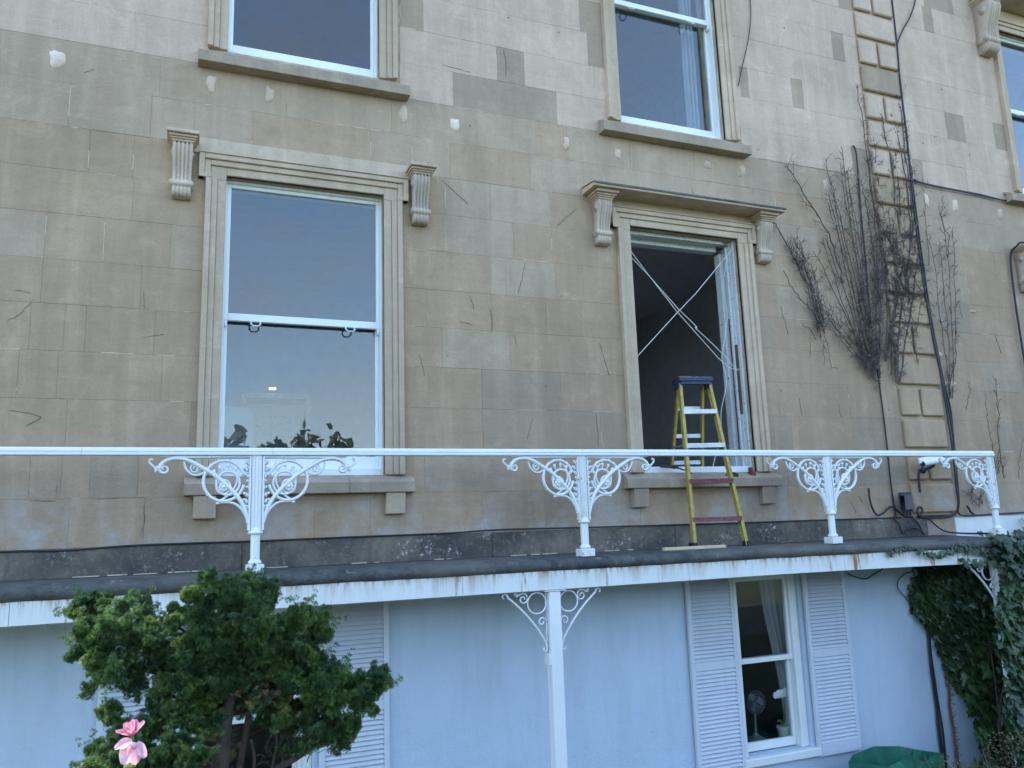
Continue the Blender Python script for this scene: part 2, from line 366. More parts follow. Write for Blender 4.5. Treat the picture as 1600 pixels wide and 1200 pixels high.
# ------------------------------------------------------------------ the ground
g = MB()
ys = [400, 30, .5, -1.6, -2.6, -3.6, -4.6, -9, -16, -40, -400]; zs = [-3, -3, -3, -3, -2.7, -2.2, -1.8, -1.65, -1.65, -1.6, -1.6]
xs_ = [-400, -40, -12, -6, -3, 0, 3, 6, 9, 14, 40, 400]
vs_ = [(x, y, z + (0 if abs(x) > 30 or y > 0 else .03*math.sin(x*1.7+y))) for y, z in zip(ys, zs) for x in xs_]
nx = len(xs_)
g.add(vs_, [(j*nx+i, (j+1)*nx+i, (j+1)*nx+i+1, j*nx+i+1) for j in range(len(ys)-1) for i in range(nx-1)])
g.build('lawn', m['grass'], kind='structure')
p_ = MB(); p_.box(-12, 14, -1.5, -.02, -2.995, -2.96, .01); p_.build('gravel_path', m['gravel'], kind='structure')

# ------------------------------------------------------------------ the house
XL, XR, ZT = -2.25, 12.0, 7.9
house = thing('stone_house', 'tall honey stone villa with sash windows above a white rendered lower storey', 'house', (4, 0, -3))
PITCH = 3.465
OP = []                                       # openings x0,x1,z0,z1
for i in range(2):
    OP.append((.185+PITCH*i, 1.38+PITCH*i, .40, 2.645)); OP.append((.165+PITCH*i, 1.35+PITCH*i, 3.67, 5.80))
OP.append((9.06, 10.25, 3.67, 5.80)); OP.append((9.06, 10.25, .40, 2.645))
LOWOP = [(.04, .86, -2.02, -.50), (4.48, 5.19, -2.02, -.50)]

def wall_boxes(mb, x0, x1, z0, z1, y0, y1, holes):
    zc = sorted({z0, z1, *[min(max(a, z0), z1) for hh in holes for a in hh[2:]]})
    for a, b in zip(zc, zc[1:]):
        if b-a < 1e-6: continue
        hs = sorted((hh[0], hh[1]) for hh in holes if hh[2] < b-1e-6 and hh[3] > a+1e-6); x = x0
        for p, q in hs:
            if p > x: mb.box(x, p, y0, y1, a, b)
            x = q
        if x < x1: mb.box(x, x1, y0, y1, a, b)
w = MB(); wall_boxes(w, XL+.01, XR-.01, -.245, ZT, .0028, .30, OP); w.build('mortar_bed', m['mortar'], house)
w = MB(); wall_boxes(w, XL, XR, -3.05, -.2455, 0, .30, LOWOP)
rw = w.build('rendered_wall', m['render'], house, label='white rendered wall of the lower storey')
w = MB(); w.box(XL+.004, XL+.3, .302, 9, -3.05, ZT-.01); w.box(XR-.3, XR-.004, .302, 9, -3.05, ZT-.01); w.box(XL+.3, XR-.3, 8.7, 9, -3.05, ZT-.01)
w.build('side_wall', m['lower'], house)
w = MB(); w.box(XL-.05, XR+.05, -.12, 9.1, ZT, ZT+.2, .02); w.build('roof', m['sill'], house)

# ashlar blocks ------------------------------------------------------
ZC = [-.06, .26, .595, .923, 1.25, 1.575, 1.89, 2.22, 2.545, 2.87, 3.20, 3.53, 3.85, 4.18, 4.515, 4.855, 5.19, 5.515, 5.84, 6.17]
PATCH = [(2.40, 2.665, 3.85, 4.18), (1.99, 2.97, 3.53, 3.85), (1.53, 1.735, 4.18, 4.515), (3.25, 3.50, 4.515, 4.855), (3.32, 3.50, 4.18, 4.515),
         (6.34, 6.51, 4.855, 5.19), (5.71, 5.86, 4.18, 4.515), (6.50, 6.70, 5.515, 5.84), (7.93, 8.23, 4.18, 4.515), (7.80, 7.95, 5.515, 5.84),
         (5.05, 5.155, 4.18, 4.515), (7.84, 8.32, 5.84, 6.17), (8.72, 8.93, 4.18, 4.515), (6.44, 6.70, 3.53, 3.85), (7.28, 7.47, 3.53, 3.74),(5.33,5.62,5.515,5.84)]
FORCE = {0: [-.72, -.27, .86, 1.27], 1: [-.96, -.78, -.61, -.32], 2: [-.77, .0, 2.18, 3.25], 3: [-1.07, -.84, -.2, 1.733, 2.18, 2.89],
         4: [-1.02, -.82, -.69, -.26, 1.85, 2.44, 3.15], 5: [-.97, -.36, 1.73, 2.28, 2.776, 3.11], 6: [-.97, -.61, -.18, 2.28, 2.42, 2.88, 3.15],
         7: [-.44, 1.88, 2.5, 2.86], 8: [-.735, -.45, 1.9, 2.30, 2.855], 9: [-.35, 1.95, 2.68, 3.2], 10: [-.30, 1.45, 2.2, 2.75, 3.06]}
TRIM = []                                     # regions taken by dressed stone
for i in (0, 1):
    d = PITCH*i
    TRIM += [(.045+d, 1.53+d, .345, 2.60), (-.01+d, 1.595+d, 2.60, 2.795), (-.05+d, 1.62+d, 2.795, 2.925), (.03+d, 1.52+d, 3.59, 5.95), (-.02+d, 1.595+d, .27, .347)]
TRIM += [(8.92, 10.4, .345, 2.80), (8.92, 10.4, 3.59, 5.95), (6.70, 7.28, -.06, 7)]
def subtract(rects, cut):
    out = []
    for a in rects:
        x0, x1, z0, z1 = a; c0, c1, d0, d1 = cut
        if c0 >= x1-1e-6 or c1 <= x0+1e-6 or d0 >= z1-1e-6 or d1 <= z0+1e-6: out.append(a); continue
        if c0 > x0: out.append((x0, c0, z0, z1))
        if c1 < x1: out.append((c1, x1, z0, z1))
        mx0, mx1 = max(x0, c0), min(x1, c1)
        if d0 > z0: out.append((mx0, mx1, z0, d0))
        if d1 < z1: out.append((mx0, mx1, d1, z1))
    return out
pale = MB(); rb = random.Random(5)
for ci in range(len(ZC)-1):
    z0, z1 = ZC[ci], ZC[ci+1]; zmid = (z0+z1)/2
    F = sorted(set([-1.45, 10.9] + FORCE.get(ci, []) + [6.70, 7.28] + [e for p in PATCH if p[2] < zmid < p[3] for e in p[:2]]))
    J = [F[0]]
    for b in F[1:]:
        span = b-J[-1]; kk = max(1, round(span/rb.uniform(.62, .86)))
        a = J[-1]
        for q in range(1, kk): J.append(a + span*(q+rb.uniform(-.16, .16))/kk)
        J.append(b)
    for a, b in zip(J, J[1:]):
        rects = [(a, b, z0, z1)]
        for t in TRIM: rects = subtract(rects, t)
        for (x0, x1, q0, q1) in rects:
            if x1-x0 < .02 or q1-q0 < .012: continue
            dark = any(p[0]-.01 < (x0+x1)/2 < p[1]+.01 and p[2]-.01 < (q0+q1)/2 < p[3]+.01 for p in PATCH)
            q_ = rb.random(); pm = 0 if z0 < .9 else (.06 if z0 < 1.8 else (.35 if z0 < 2.8 else .85)); pg = (.6 if x0 > 1.3 else .25) if z0 < .9 else (.10 if z0 < 2 else .02)  # darker blocks low and right: grime plus thinning lens veil, put into the colour
            mat = m['patch'] if dark else (m['upper'] if z0 > 3.5 else (m['mid'] if q_ < pm else (m['grime_tone'] if q_ > 1-pg else m['lower'])))
            gp = .0005; pr = rb.uniform(-.0010, .0012)
            MB().box(x0+gp, x1-gp, -pr-.002, .02, q0+gp, q1-gp, .0007).build('ashlar_block', mat, house)
            if x1 < 9 and rb.random() < .30:
                s0 = rb.uniform(x0, (x0+x1)/2); hw = rb.uniform(.0008, .0022); pale.box(s0, rb.uniform(s0, x1), -.0034, .01, q0-hw, q0+hw)
            if x1 < 9 and rb.random() < .28:
                s0 = rb.uniform(q0, (q0+q1)/2); hw = rb.uniform(.0008, .002); pale.box(x0-hw, x0+hw, -.0034, .01, s0, rb.uniform(s0, q1))
pale.build('mortar_line', m['mortar_pale'], house, kind='stuff')
# the far ends of the front, outside the picture
w = MB(); w.box(XL, -1.452, -.001, .02, -.06, ZT-.001); w.box(-1.452, XR, -.0012, .02, 6.172, ZT-.001); w.box(10.902, XR, -.001, .02, -.06, 6.17)
w.build('plain_ashlar', m['upper'], house)

# rusticated pilaster -------------------------------------------------
w = MB(); w.box(6.70, 7.28, -.006, .02, -.06, ZT-.002); w.build('pilaster_bed', m['lower'], house)
zj = [-.045+.3270*i for i in range(20)]
for i in range(19):
    a, b = zj[i]+.022, zj[i+1]-.022
    mat = m['upper'] if a > 3.4 else m['lower']
    if i in (14,): mat = m['patch']
    parts = [(6.703, 7.277)] if i % 2 == 0 else [(6.703, 6.952), (6.992, 7.277)]
    for x0, x1 in parts: MB().box(x0, x1, -.042, .0, a, b, .012).build('quoin_block', mat, house)

# window surrounds ----------------------------------------------------
def surround(x0, x1, z0, z1, ears):
    rings = [(0.0, .062, .018), (.062, .105, .034), (.105, .145, .052)]
    w = MB(); ze = z1-.045
    for kx, (a, b, d) in enumerate(rings):
        if ears:
            for s, xe in ((-1, x0), (1, x1)):
                w.box(xe+s*a, xe+s*b, -d, .03, z0, ze+(.0 if kx < 2 else -.0), .004)
                a2, b2 = (0 if kx == 0 else a+.05), b+.05
                w.box(xe+s*a2, xe+s*b2, -d-.0006, .03, ze, z1+b, .004)
                if kx == 2: w.box(xe+s*(.105), xe+s*(.195), -d-.0012, .03, ze, ze+.038, .004)
            e = 0 if kx == 0 else .05
            w.box(x0-a-e, x1+a+e, -d, .03, z1+a, z1+b, .004)
        else:
            for s, xe in ((-1, x0), (1, x1)): w.box(xe+s*a, xe+s*b, -d, .03, z0, z1+b, .004)
            w.box(x0-a, x1+a, -d, .03, z1+a, z1+b, .004)
    if ears:                                     # thin fillet round the outer edge
        w.box(x0-.20, x1+.20, -.062, .03, z1+.145, z1+.155, .003)
    return w.build('architrave', m['trim'], house)
for i, o in enumerate(OP): surround(*o, ears=(i in (0, 2, 5)))
for i in (0, 1):
    d = PITCH*i
    MB().box(-.049+d, 1.619+d, -.012, .02, 2.8, 2.9235, .003).build('frieze', m['trim'], house)

def sill_stone(x0, x1, z0, z1, yf, cut=()):
    e = [x0, *cut, x1]
    for a, b in zip(e, e[1:]):
        w = MB(); w.prism_x([(yf, z0+.004), (yf+.004, z0), (yf+.02, z0), (.11, z0), (.11, z1+.05), (.0, z1+.045), (yf+.006, z1), (yf, z1-.006)], a+.0015, b-.0015)
        w.build('sill', m['sill'], house)
sill_stone(-.03, 1.595, .265, .348, -.085, (1.10,)); sill_stone(-.03+PITCH, 1.60+PITCH, .265, .348, -.085, (3.84,))
sill_stone(-.044, 1.585, 3.50, 3.59, -.11); sill_stone(3.385, 5.03, 3.50, 3.595, -.11); sill_stone(8.72, 10.5, 3.50, 3.59, -.11); sill_stone(8.8, 10.5, .265, .348, -.085)
for i in (0, 1):
    for xx in (.035, 1.375):
        w = MB(); xx += PITCH*i + (.0 if i == 0 else -.0)
        w.prism_x([(-.072, .262), (.02, .262), (.02, .105), (-.05, .105), (-.056, .11)], xx, xx+.145)
        w.build('sill_block', m['sill'] if i else m['trim'], house)

# carved corbels --------------------------------------------------------
def corbel(xc, ztop, hgt, wd, dep, cap=True, capw=.05):
    prof = [(0, .93), (.04, 1.0), (.12, 1.02), (.22, .95), (.32, .83), (.44, .70), (.56, .60), (.66, .57), (.70, .62), (.735, .72), (.775, .74), (.81, .66), (.82, .58), (.825, .62), (.86, .68), (.93, .66), (.985, .58), (1.0, .40)]
    xsn = [-.5, -.46, -.40, -.34, -.30, -.26, -.19, -.14, -.10, -.04, .04, .10, .14, .19, .26, .30, .34, .40, .46, .5]
    rib = [-.02, .0, .012, 0, -.014, 0, .012, 0, -.014, .008, .008, -.014, 0, .012, 0, -.014, 0, .012, .0, -.02]
    w = MB(); vs = []; nxs = len(xsn)
    for (t, d) in prof:
        z = ztop - t*hgt; kf = (1 if t < .7 else (.3 if t < .82 else .6)); wf = (.92-.12*t) if t < .69 else (1.0-.06*(t-.7) if t < .82 else .86)
        for x, r_ in zip(xsn, rib): vs.append((xc+x*wd*wf, -d*dep - r_*kf*dep/.16*(1.0), z))
        vs.append((xc+.5*wd*wf, .01, z)); vs.append((xc-.5*wd*wf, .01, z))
    nn = nxs+2
    fs = [(i*nn+q, (i+1)*nn+q, (i+1)*nn+(q+1) % nn, i*nn+(q+1) % nn) for i in range(len(prof)-1) for q in range(nn)]
    fs += [tuple(range(nn)), tuple(range((len(prof)-1)*nn+nn-1, (len(prof)-1)*nn-1, -1))]
    w.add(vs, fs)
    for s in (-1, 1):                            # side volutes
        for rr, tt in ((.030, .0), (.020, .004), (.010, .008)):
            for zz, sc in ((.17, 1.0), (.755, .62)):
                cx = xc+s*(wd*.46*(.9 if zz < .5 else 1)+tt); n_ = 12; b = len(w.v)
                ring = [(-.58*dep + rr*sc*dep/.12*math.cos(2*math.pi*q/n_), ztop-zz*hgt + rr*sc*dep/.12*math.sin(2*math.pi*q/n_)) for q in range(n_)]
                if zz > .5: ring = [(y-.02*dep, z) for y, z in ring]
                w.prism_x(ring if s > 0 else ring, cx-.01, cx+.006)
    o = w.build('corbel', m['corbel'], house, True)
    if cap:
        c = MB(); z = ztop
        for (ex, ey, za, zb) in ((.0, .0, 0, .016), (.010, .012, .016, .030), (.022, .026, .030, .048), (capw*.7, capw, .048, .074)):
            c.box(xc-wd/2-ex, xc+wd/2+ex, -dep-.006-ey, .015, z+za, z+zb, .004)
        c.build('corbel_cap', m['trim'], o)
    return o
for i in (0, 1):
    for xx in (-.122, 1.668 if i == 0 else 1.645): corbel(xx+PITCH*i, 2.808, .392, .150, .140, True)
for xx in (8.83, 10.6): corbel(xx, 2.87, .445, .165, .135, True)
for xx in (8.75, 10.5): corbel(xx, 5.99, .62, .22, .22, True)
# cornice shelf that survives above the open window
w = MB(); w.prism_x([(.01, 2.884), (-.232, 2.884), (-.236, 2.890), (-.236, 2.908), (-.228, 2.916), (.01, 2.944)], 3.185, 5.262)
hd = w.build('hood', m['trim'], house)
w = MB(); w.prism_x([(.008, 2.948), (-.244, 2.920), (-.246, 2.902), (-.2425, 2.902), (-.240, 2.9175), (.008, 2.9455)], 3.177, 5.27); w.build('lead_flashing', m['bitumen'], hd)
w = MB(); w.box(8.6, 10.75, -.3, .02, 6.075, 6.16, .01); w.box(8.9, 10.4, -.03, .02, 5.96, 6.07, .005); w.build('hood', m['trim'], house)

# mortar repairs where old brackets were cut away -------------------------
def blob(x, z, rx, rz, seed):
    rr = random.Random(seed); P = []
    for q in range(14):
        a = 2*math.pi*q/14; e = rr.uniform(.62, 1.12)
        cs, sn = math.cos(a), math.sin(a); P.append((x+rx*e*(abs(cs)**.65)*(1 if cs > 0 else -1), z+rz*e*(abs(sn)**.65)*(1 if sn > 0 else -1)))
    w = MB(); n_ = 14
    vs = [(a, .0, b) for a, b in P] + [(x+(a-x)*.85, -.010, z+(b-z)*.88) for a, b in P] + [(x+.1*rx, -.012, z)]
    w.add(vs, [(q, (q+1) % n_, n_+(q+1) % n_, n_+q) for q in range(n_)] + [(n_+q, n_+(q+1) % n_, 2*n_) for q in range(n_)])
    w.build('mortar_patch', m['repair_pale'] if seed in (0, 4, 10) else m['repair'], house, True)
for i, (x, z, rx, rz) in enumerate([(-.975, 3.375, .055, .075), (.055, 3.375, .04, .08), (.481, 3.364, .035, .08), (1.549, 3.386, .045, .085), (2.006, 3.365, .048, .075),
        (3.051, 3.353, .032, .065), (3.575, 3.34, .035, .065), (4.568, 3.371, .05, .055), (4.985, 3.37, .035, .07), (6.037, 3.357, .045, .085), (7.463, 3.383, .04, .08),
        (7.901, 3.363, .05, .09), (8.62, 3.36, .05, .08), (7.33, 1.62, .09, .035), (7.45, 1.31, .13, .03), (7.95, 2.14, .05, .02)]): blob(x, z, rx, rz, i)

# cracks and chips: fine dark slivers --------------------------------------
cr = MB(); rc = random.Random(3)
def crack(pts, wd=.004):
    P = smooth_path([(x, 0, z) for x, z in pts], 4); L = len(P)
    for i in range(L-1):
        a, b = P[i], P[i+1]
        a = a+Vector((rc.uniform(-.006, .006), 0, rc.uniform(-.005, .005))) if 0 < i else a; P[i] = a
        t = (b-a); nrm = Vector((-t.z, 0, t.x)).normalized(); wa = wd*(.35+.65*math.sin(math.pi*(i+.3)/L))*rc.uniform(.6, 1.3)
        vs = [a+nrm*wa*.5, a-nrm*wa*.5, b-nrm*wa*.5, b+nrm*wa*.5]
        cr.add([(v.x, -.0052, v.z) for v in vs]+[(v.x, 0, v.z) for v in vs], [(0, 3, 2, 1), (0, 1, 5, 4), (1, 2, 6, 5), (2, 3, 7, 6), (3, 0, 4, 7)])
for p in [[(2.60, 2.19), (2.57, 2.06), (2.53, 1.92)], [(2.27, 1.76), (2.285, 1.66), (2.275, 1.56)], [(2.69, 1.22), (2.62, 1.06), (2.55, .94)], [(1.85, 1.22), (1.80, .99), (1.74, .94)],
          [(1.94, 1.16), (1.93, .95)], [(3.0, .99), (3.08, .985)], [(2.95, 1.20), (3.08, 1.25)], [(2.45, 2.86), (2.66, 2.57)], [(2.68, 3.18), (2.86, 2.86)], [(3.12, 2.75), (2.92, 2.56)],
          [(2.49, 2.5), (2.50, 2.4)], [(2.10, 1.86), (2.13, 1.75)], [(2.5, 1.79), (2.51, 1.64)], [(3.1, 2.12), (3.0, 1.95)], [(3.28, 1.53), (3.36, 1.24)], [(2.62, .86), (2.56, .68)],
          [(2.48, 1.55), (2.5, 1.45)], [(3.2, 2.72), (2.98, 2.56)], [(1.88, 2.84), (2.1, 2.66)], [(2.0, 1.64), (2.11, 1.62)],
          [(-.75, 1.87), (-.765, 1.74), (-.79, 1.62)], [(-.34, 1.71), (-.33, 1.58)], [(-.26, 1.86), (-.27, 1.72)], [(-1.02, 1.58), (-1.09, 1.48), (-1.15, 1.44)],
          [(-1.12, 1.65), (-1.03, 1.64)], [(-.80, 1.16), (-.68, 1.19), (-.56, 1.245)], [(-.57, 1.15), (-.44, 1.18), (-.34, 1.25), (-.22, 1.245)], [(-.34, 1.37), (-.2, 1.4)],
          [(-.33, 1.48), (-.13, 1.49)], [(-.21, 1.18), (-.215, .96)], [(-1.0, .84), (-.8, .84)], [(-1.1, .84), (-.92, .80), (-1.0, .74)], [(-.77, .82), (-.785, .72)],
          [(-.66, 2.74), (-.60, 2.83), (-.54, 2.90)], [(-.80, 3.30), (-.74, 3.34)], [(-.5, 3.36), (-.47, 3.28)], [(-.96, .58), (-.97, .29)], [(-.80, .35), (-.80, .27)], [(-.615, .47), (-.6, .27)],
          [(-.58, .255), (-.28, .262)], [(-.73, .22), (-.72, .13), (-.70, .06)], [(-.275, .22), (-.27, .1), (-.29, .0)], [(-.95, .25), (-.8, .25)],
          [(1.66, 1.35), (1.7, 1.18)], [(.9, 3.32), (1.1, 3.3)], [(1.0, 3.25), (1.01, 3.05)], [(4.35, 3.14), (4.38, 3.03)], [(5.64, 1.8), (5.60, 1.5)], [(5.30, 2.0), (5.36, 1.72)],
          [(5.42, 1.10), (5.43, .93)], [(5.9, 1.05), (5.91, .92)], [(8.25, 1.9), (8.31, 1.68)], [(7.75, 2.25), (7.77, 2.05)], [(7.68, 1.95), (7.64, 1.75)], [(3.21, .9), (3.22, .62)],
          [(2.47, 4.16), (2.49, 4.02), (2.48, 3.92)], [(1.95, 4.65), (2.0, 4.52)], [(2.9, 3.5), (2.88, 3.34)], [(5.92, .12), (5.98, .0)], [(6.03, .16), (6.07, .1)], [(1.9, 3.9), (2.15, 3.88)],
          [(6.5, 3.53), (6.0, 3.535), (5.2, 3.532)], [(7.6, 4.9), (7.8, 4.86)], [(8.3, 4.05), (8.5, 3.99)], [(-.86, 3.55), (-.5, 3.535), (-.06, 3.53)]]: (crack(p, rc.uniform(.0012, .0034)) if rc.random() < .52 else None)
for q in range(26):
    x, z = rc.uniform(1.6, 8.4), rc.uniform(1, 5.4)
    if any(t[0]-.05 < x < t[1]+.05 and t[2]-.05 < z < t[3]+.05 for t in TRIM): continue
    cr.box(x, x+rc.uniform(.008, .014), -.006, 0, z, z+rc.uniform(.008, .016))
cr.build('crack', m['crack'], house, kind='stuff')

# plinth band -------------------------------------------------------------
pj = [XL, -1.3, .36, 2.22, 3.9, 5.6, 6.86]
for a, b in zip(pj, pj[1:]):
    MB().box(a+.001, b-.001, -.034-rb.uniform(0, .004), .005, -.27, -.062, .006).build('plinth_stone', m['plinth'], house)
MB().box(6.861, 7.25, -.022, .005, -.27, -.062, .006).build('plinth_stone', m['lower'], house)
MB().box(7.25, XR-.02, -.03, .005, -.55, -.085, .006).build('painted_plinth', m['white'], house, label='white painted length of plinth at the right end')

# sash windows ------------------------------------------------------------
def sash(x0, x1, z0, z1, zm, label, sill_h=.055, yd=.075, lifts=True, panes=True, st=.026):
    fr = MB()
    fr.box(x0+.001, x0+.016, yd-.01, yd+.13, z0, z1, .002); fr.box(x1-.016, x1-.001, yd-.01, yd+.13, z0, z1, .002)
    fr.box(x0+.016, x1-.016, yd-.01, yd+.13, z1-.02, z1-.001, .002)
    fr.box(x0+.001, x1-.001, yd-.022, yd+.14, z0-.012, z0+sill_h, .004)
    f = fr.build('window', m['white'], house, label=label)
    a0, a1 = x0+.016, x1-.016
    def one(za, zb, y, bot, top, nm):
        s = MB(); s.box(a0, a0+st, y, y+.04, za, zb, .004); s.box(a1-st, a1, y, y+.04, za, zb, .004)
        s.box(a0+st, a1-st, y, y+.04, za, za+bot, .004); s.box(a0+st, a1-st, y, y+.04, zb-top, zb, .004)
        for q in range(2):
            xx = a0+.004 if q == 0 else a1-st-.004
        s.build(nm, m['white'], f)
        if panes: MB().box(a0+st-.004, a1-st+.004, y+.018, y+.022, za+bot-.004, zb-top+.004).build('pane', m['glass'], f)
    one(zm-.028, z1-.02, yd+.012, .056, .03, 'upper_sash')
    hn = MB()
    for xx in (a0+.002, a1-st+.002):
        hn.prism_y([(xx, zm-.028), (xx+st-.004, zm-.028), (xx+st-.006, zm-.055), (xx+.012, zm-.075), (xx+.004, zm-.07)], yd+.014, yd+.048)
    hn.build('sash_horn', m['white'], f)
    one(z0+sill_h, zm+.026, yd+.06, .095, .04, 'lower_sash')
    if lifts:
        for fx in (.2, .79):
            xc = x0+(x1-x0)*fx
            t = MB(); P = [(xc-.034, yd+.02, zm-.027), (xc-.034, yd-.006, zm-.05), (xc-.02, yd-.016, zm-.066), (xc+.02, yd-.016, zm-.066), (xc+.034, yd-.006, zm-.05), (xc+.034, yd+.02, zm-.027)]
            t.tube(P, .0062, 6); t.build('sash_lift', m['white_worn'], f)
    return f
sash(*OP[0], 1.583, 'tall closed sash window with two large panes behind the left railing')
sash(*OP[1], 4.95, 'upper sash window above the closed tall window')
sash(*OP[3], 4.995, 'upper sash window above the open window')
sash(*OP[4], 4.80, 'upper sash window at the right edge')
sash(*OP[5], 1.583, 'tall window beyond the right edge')

# rooms behind the windows ---------------------------------------------------
def room(x0, x1, z0, z1, mat, y0=.302, y1=4.2, hole=None):
    w = MB()
    w.add([(x0, y0, z0), (x1, y0, z0), (x1, y1, z0), (x0, y1, z0), (x0, y0, z1), (x1, y0, z1), (x1, y1, z1), (x0, y1, z1)],
          [(0, 1, 2, 3), (4, 7, 6, 5), (3, 2, 6, 7), (0, 3, 7, 4), (1, 5, 6, 2)])
    return w.build('room', mat, house)
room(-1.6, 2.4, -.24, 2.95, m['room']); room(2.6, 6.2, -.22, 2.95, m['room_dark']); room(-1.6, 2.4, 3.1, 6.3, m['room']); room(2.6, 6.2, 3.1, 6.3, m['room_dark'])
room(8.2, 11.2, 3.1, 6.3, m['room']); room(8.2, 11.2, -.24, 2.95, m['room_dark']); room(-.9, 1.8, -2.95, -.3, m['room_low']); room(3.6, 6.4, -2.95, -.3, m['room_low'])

# the window that has lost its sashes ---------------------------------------
x0, x1, z0, z1 = OP[2]
f = MB(); f.box(x0+.001, x1-.001, .055, .30, z0-.012, z0+.055, .005)
ow = f.build('window', m['white'], house, label='tall window opening with its sashes taken out')
f = MB(); f.box(x0+.04, x1-.10, .09, .125, z1-.035, z1-.002, .003); f.box(x0+.04, x1-.1, .2, .30, z1-.075, z1-.002, .004); f.box(x0+.002, x1-.004, .126, .199, z1-.02, z1-.002)
f.build('head_lining', m['white_worn'], ow)
f = MB(); f.box(x1-.018, x1-.001, .055, .10, z0+.055, z1-.002, .003); f.box(x1-.045, x1-.02, .13, .155, z0+.055, z1-.04, .003); f.build('outer_lining', m['white_worn'], ow)
f = MB(); f.box(x1-.030, x1-.002, .101, .129, .95, 1.62, .002); f.box(x1-.016, x1-.001, .156, .21, .6, 1.9, .002); f.build('bare_timber', m['wood_bare'], ow)
f = MB(); f.box(x1-.026, x1-.001, .101, .129, z0+.055, .949, .002); f.box(x1-.026, x1-.001, .101, .129, 1.621, z1-.002, .002); f.box(x1-.012, x1-.0005, .156, .30, z0+.055, z1-.03, .002)
f.box(x1-.06, x1-.013, .211, .30, z0+.055, z1-.08, .004); f.build('pulley_stile', m['white_worn'], ow)
f = MB(); f.box(x0+.0005, x0+.03, .09, .30, z0+.055, z1-.04, .003); f.build('pulley_stile', m['white_worn'], ow)

# lower windows and shutters ---------------------------------------------------
def lower_sash(x0, x1, label):
    z0, z1 = -2.02, -.50
    f = MB()
    f.box(x0+.001, x0+.03, .002, .11, z0, z1-.001, .003); f.box(x1-.075, x1-.001, .03, .11, z0, z1-.001, .003); f.box(x1-.095, x1-.0755, .012, .11, z0, z1-.001, .003); f.box(x0+.03, x1-.095, .02, .11, z1-.045, z1-.001, .003)
    f.box(x0-.05, x1+.06, -.06, .11, z0-.075, z0-.002, .01)
    o = f.build('window', m['white'], house, label=label); a0, a1 = x0+.03, x1-.095
    for za, zb, y, bt, tp, nm in ((-1.275, z1-.045, .035, .042, .028, 'upper_sash'), (z0+.012, -1.235, .078, .07, .04, 'lower_sash')):
        s = MB(); s.box(a0, a0+.03, y, y+.04, za, zb, .003); s.box(a1-.03, a1, y, y+.04, za, zb, .003); s.box(a0+.03, a1-.03, y, y+.04, za, za+bt, .003); s.box(a0+.03, a1-.03, y, y+.04, zb-tp, zb, .003)
        s.build(nm, m['white'], o); MB().box(a0+.026, a1-.026, y+.018, y+.022, za+bt-.004, zb-tp+.004).build('pane', m['glass'], o)
    return o
lower_sash(*LOWOP[0][:2], 'lower window half hidden behind the conifer'); lw = lower_sash(*LOWOP[1][:2], 'lower window with curtain and orchid between shutters')
slat_me = {}
def shutter(x0, x1, z0, z1, y=-.045, label=None, th=.032):
    s = MB(); sw = .042
    s.box(x0, x0+sw, y, y+th, z0, z1, .003); s.box(x1-sw, x1, y, y+th, z0, z1, .003)
    s.box(x0+sw, x1-sw, y+.001, y+th, z0, z0+.10, .003); s.box(x0+sw, x1-sw, y+.001, y+th, z1-.03, z1, .003); s.box(x0+sw, x1-sw, y+.001, y+th, -1.275, -1.205, .003)
    o = s.build('shutter', m['shutter'], house, label=label)
    wd = x1-x0-2*sw; key = round(wd, 3)
    if key not in slat_me:
        q = MB(); q.prism_x([(-.004, -.012), (-.001, -.0145), (.0235, .0125), (.0205, .0155)], -wd/2+.001, wd/2-.001); slat_me[key] = q.mesh('slat', m['shutter'])
    sp = .0325
    for za, zb in ((z0+.10, -1.275), (-1.205, z1-.03)):
        kk = int((zb-za)/sp); s2 = (zb-za)/kk
        for i in range(kk):
            t = link('slat', slat_me[key], o, mat4=Matrix.Translation(((x0+x1)/2, y+.003, za+(i+.5)*s2)) @ Matrix.Rotation(rb.uniform(-.05, .05), 4, 'X'))
    return o
shutter(3.965, 4.452, -2.20, -.46, label='louvred shutter left of the orchid window')
shutter(5.225, 5.715, -2.105, -.46, label='louvred shutter right of the orchid window')
shutter(.90, 1.395, -2.20, -.46, label='louvred shutter right of the conifer')
shutter(-.49, .0, -2.20, -.46, label='louvred shutter behind the left of the conifer')

# ------------------------------------------------------------------ verandah
ver = thing('verandah', 'white fascia and dark rolled roof edge of the verandah on a scrolled iron post', 'verandah', (2.43, -.65, -2.9))
VX0, VX1 = XL, 7.02
prof = [(-.006, -.247), (-.30, -.2445), (-.595, -.2465), (-.635, -.249), (-.645, -.256), (-.655, -.259)]
prof += [(-.690+.040*math.cos(R(a)), -.298+.041*math.sin(R(a))) for a in range(110, 275, 15)]
prof += [(-.66, -.337), (-.04, -.337)]
N = 60; vs = []; rv = random.Random(9); n_ = len(prof)
for i in range(N+1):
    x = VX0+(VX1-VX0)*i/N; sag = -.026*max(0, (x-4.2)/2.8)**1.6; jt = rv.uniform(-.006, .006)
    for j, (y, z) in enumerate(prof):
        e = min(1, -y/.6); vs.append((x, y + (jt if j > 4 else 0), z + sag*e + rv.uniform(-.003, .003)*e))
w = MB(); w.add(vs, [(i*n_+j, i*n_+(j+1) % n_, (i+1)*n_+(j+1) % n_, (i+1)*n_+j) for i in range(N) for j in range(n_)] + [tuple(range(n_)), tuple(range(N*n_+n_-1, N*n_-1, -1))])
w.build('roof_deck', m['bitumen'], ver, True)
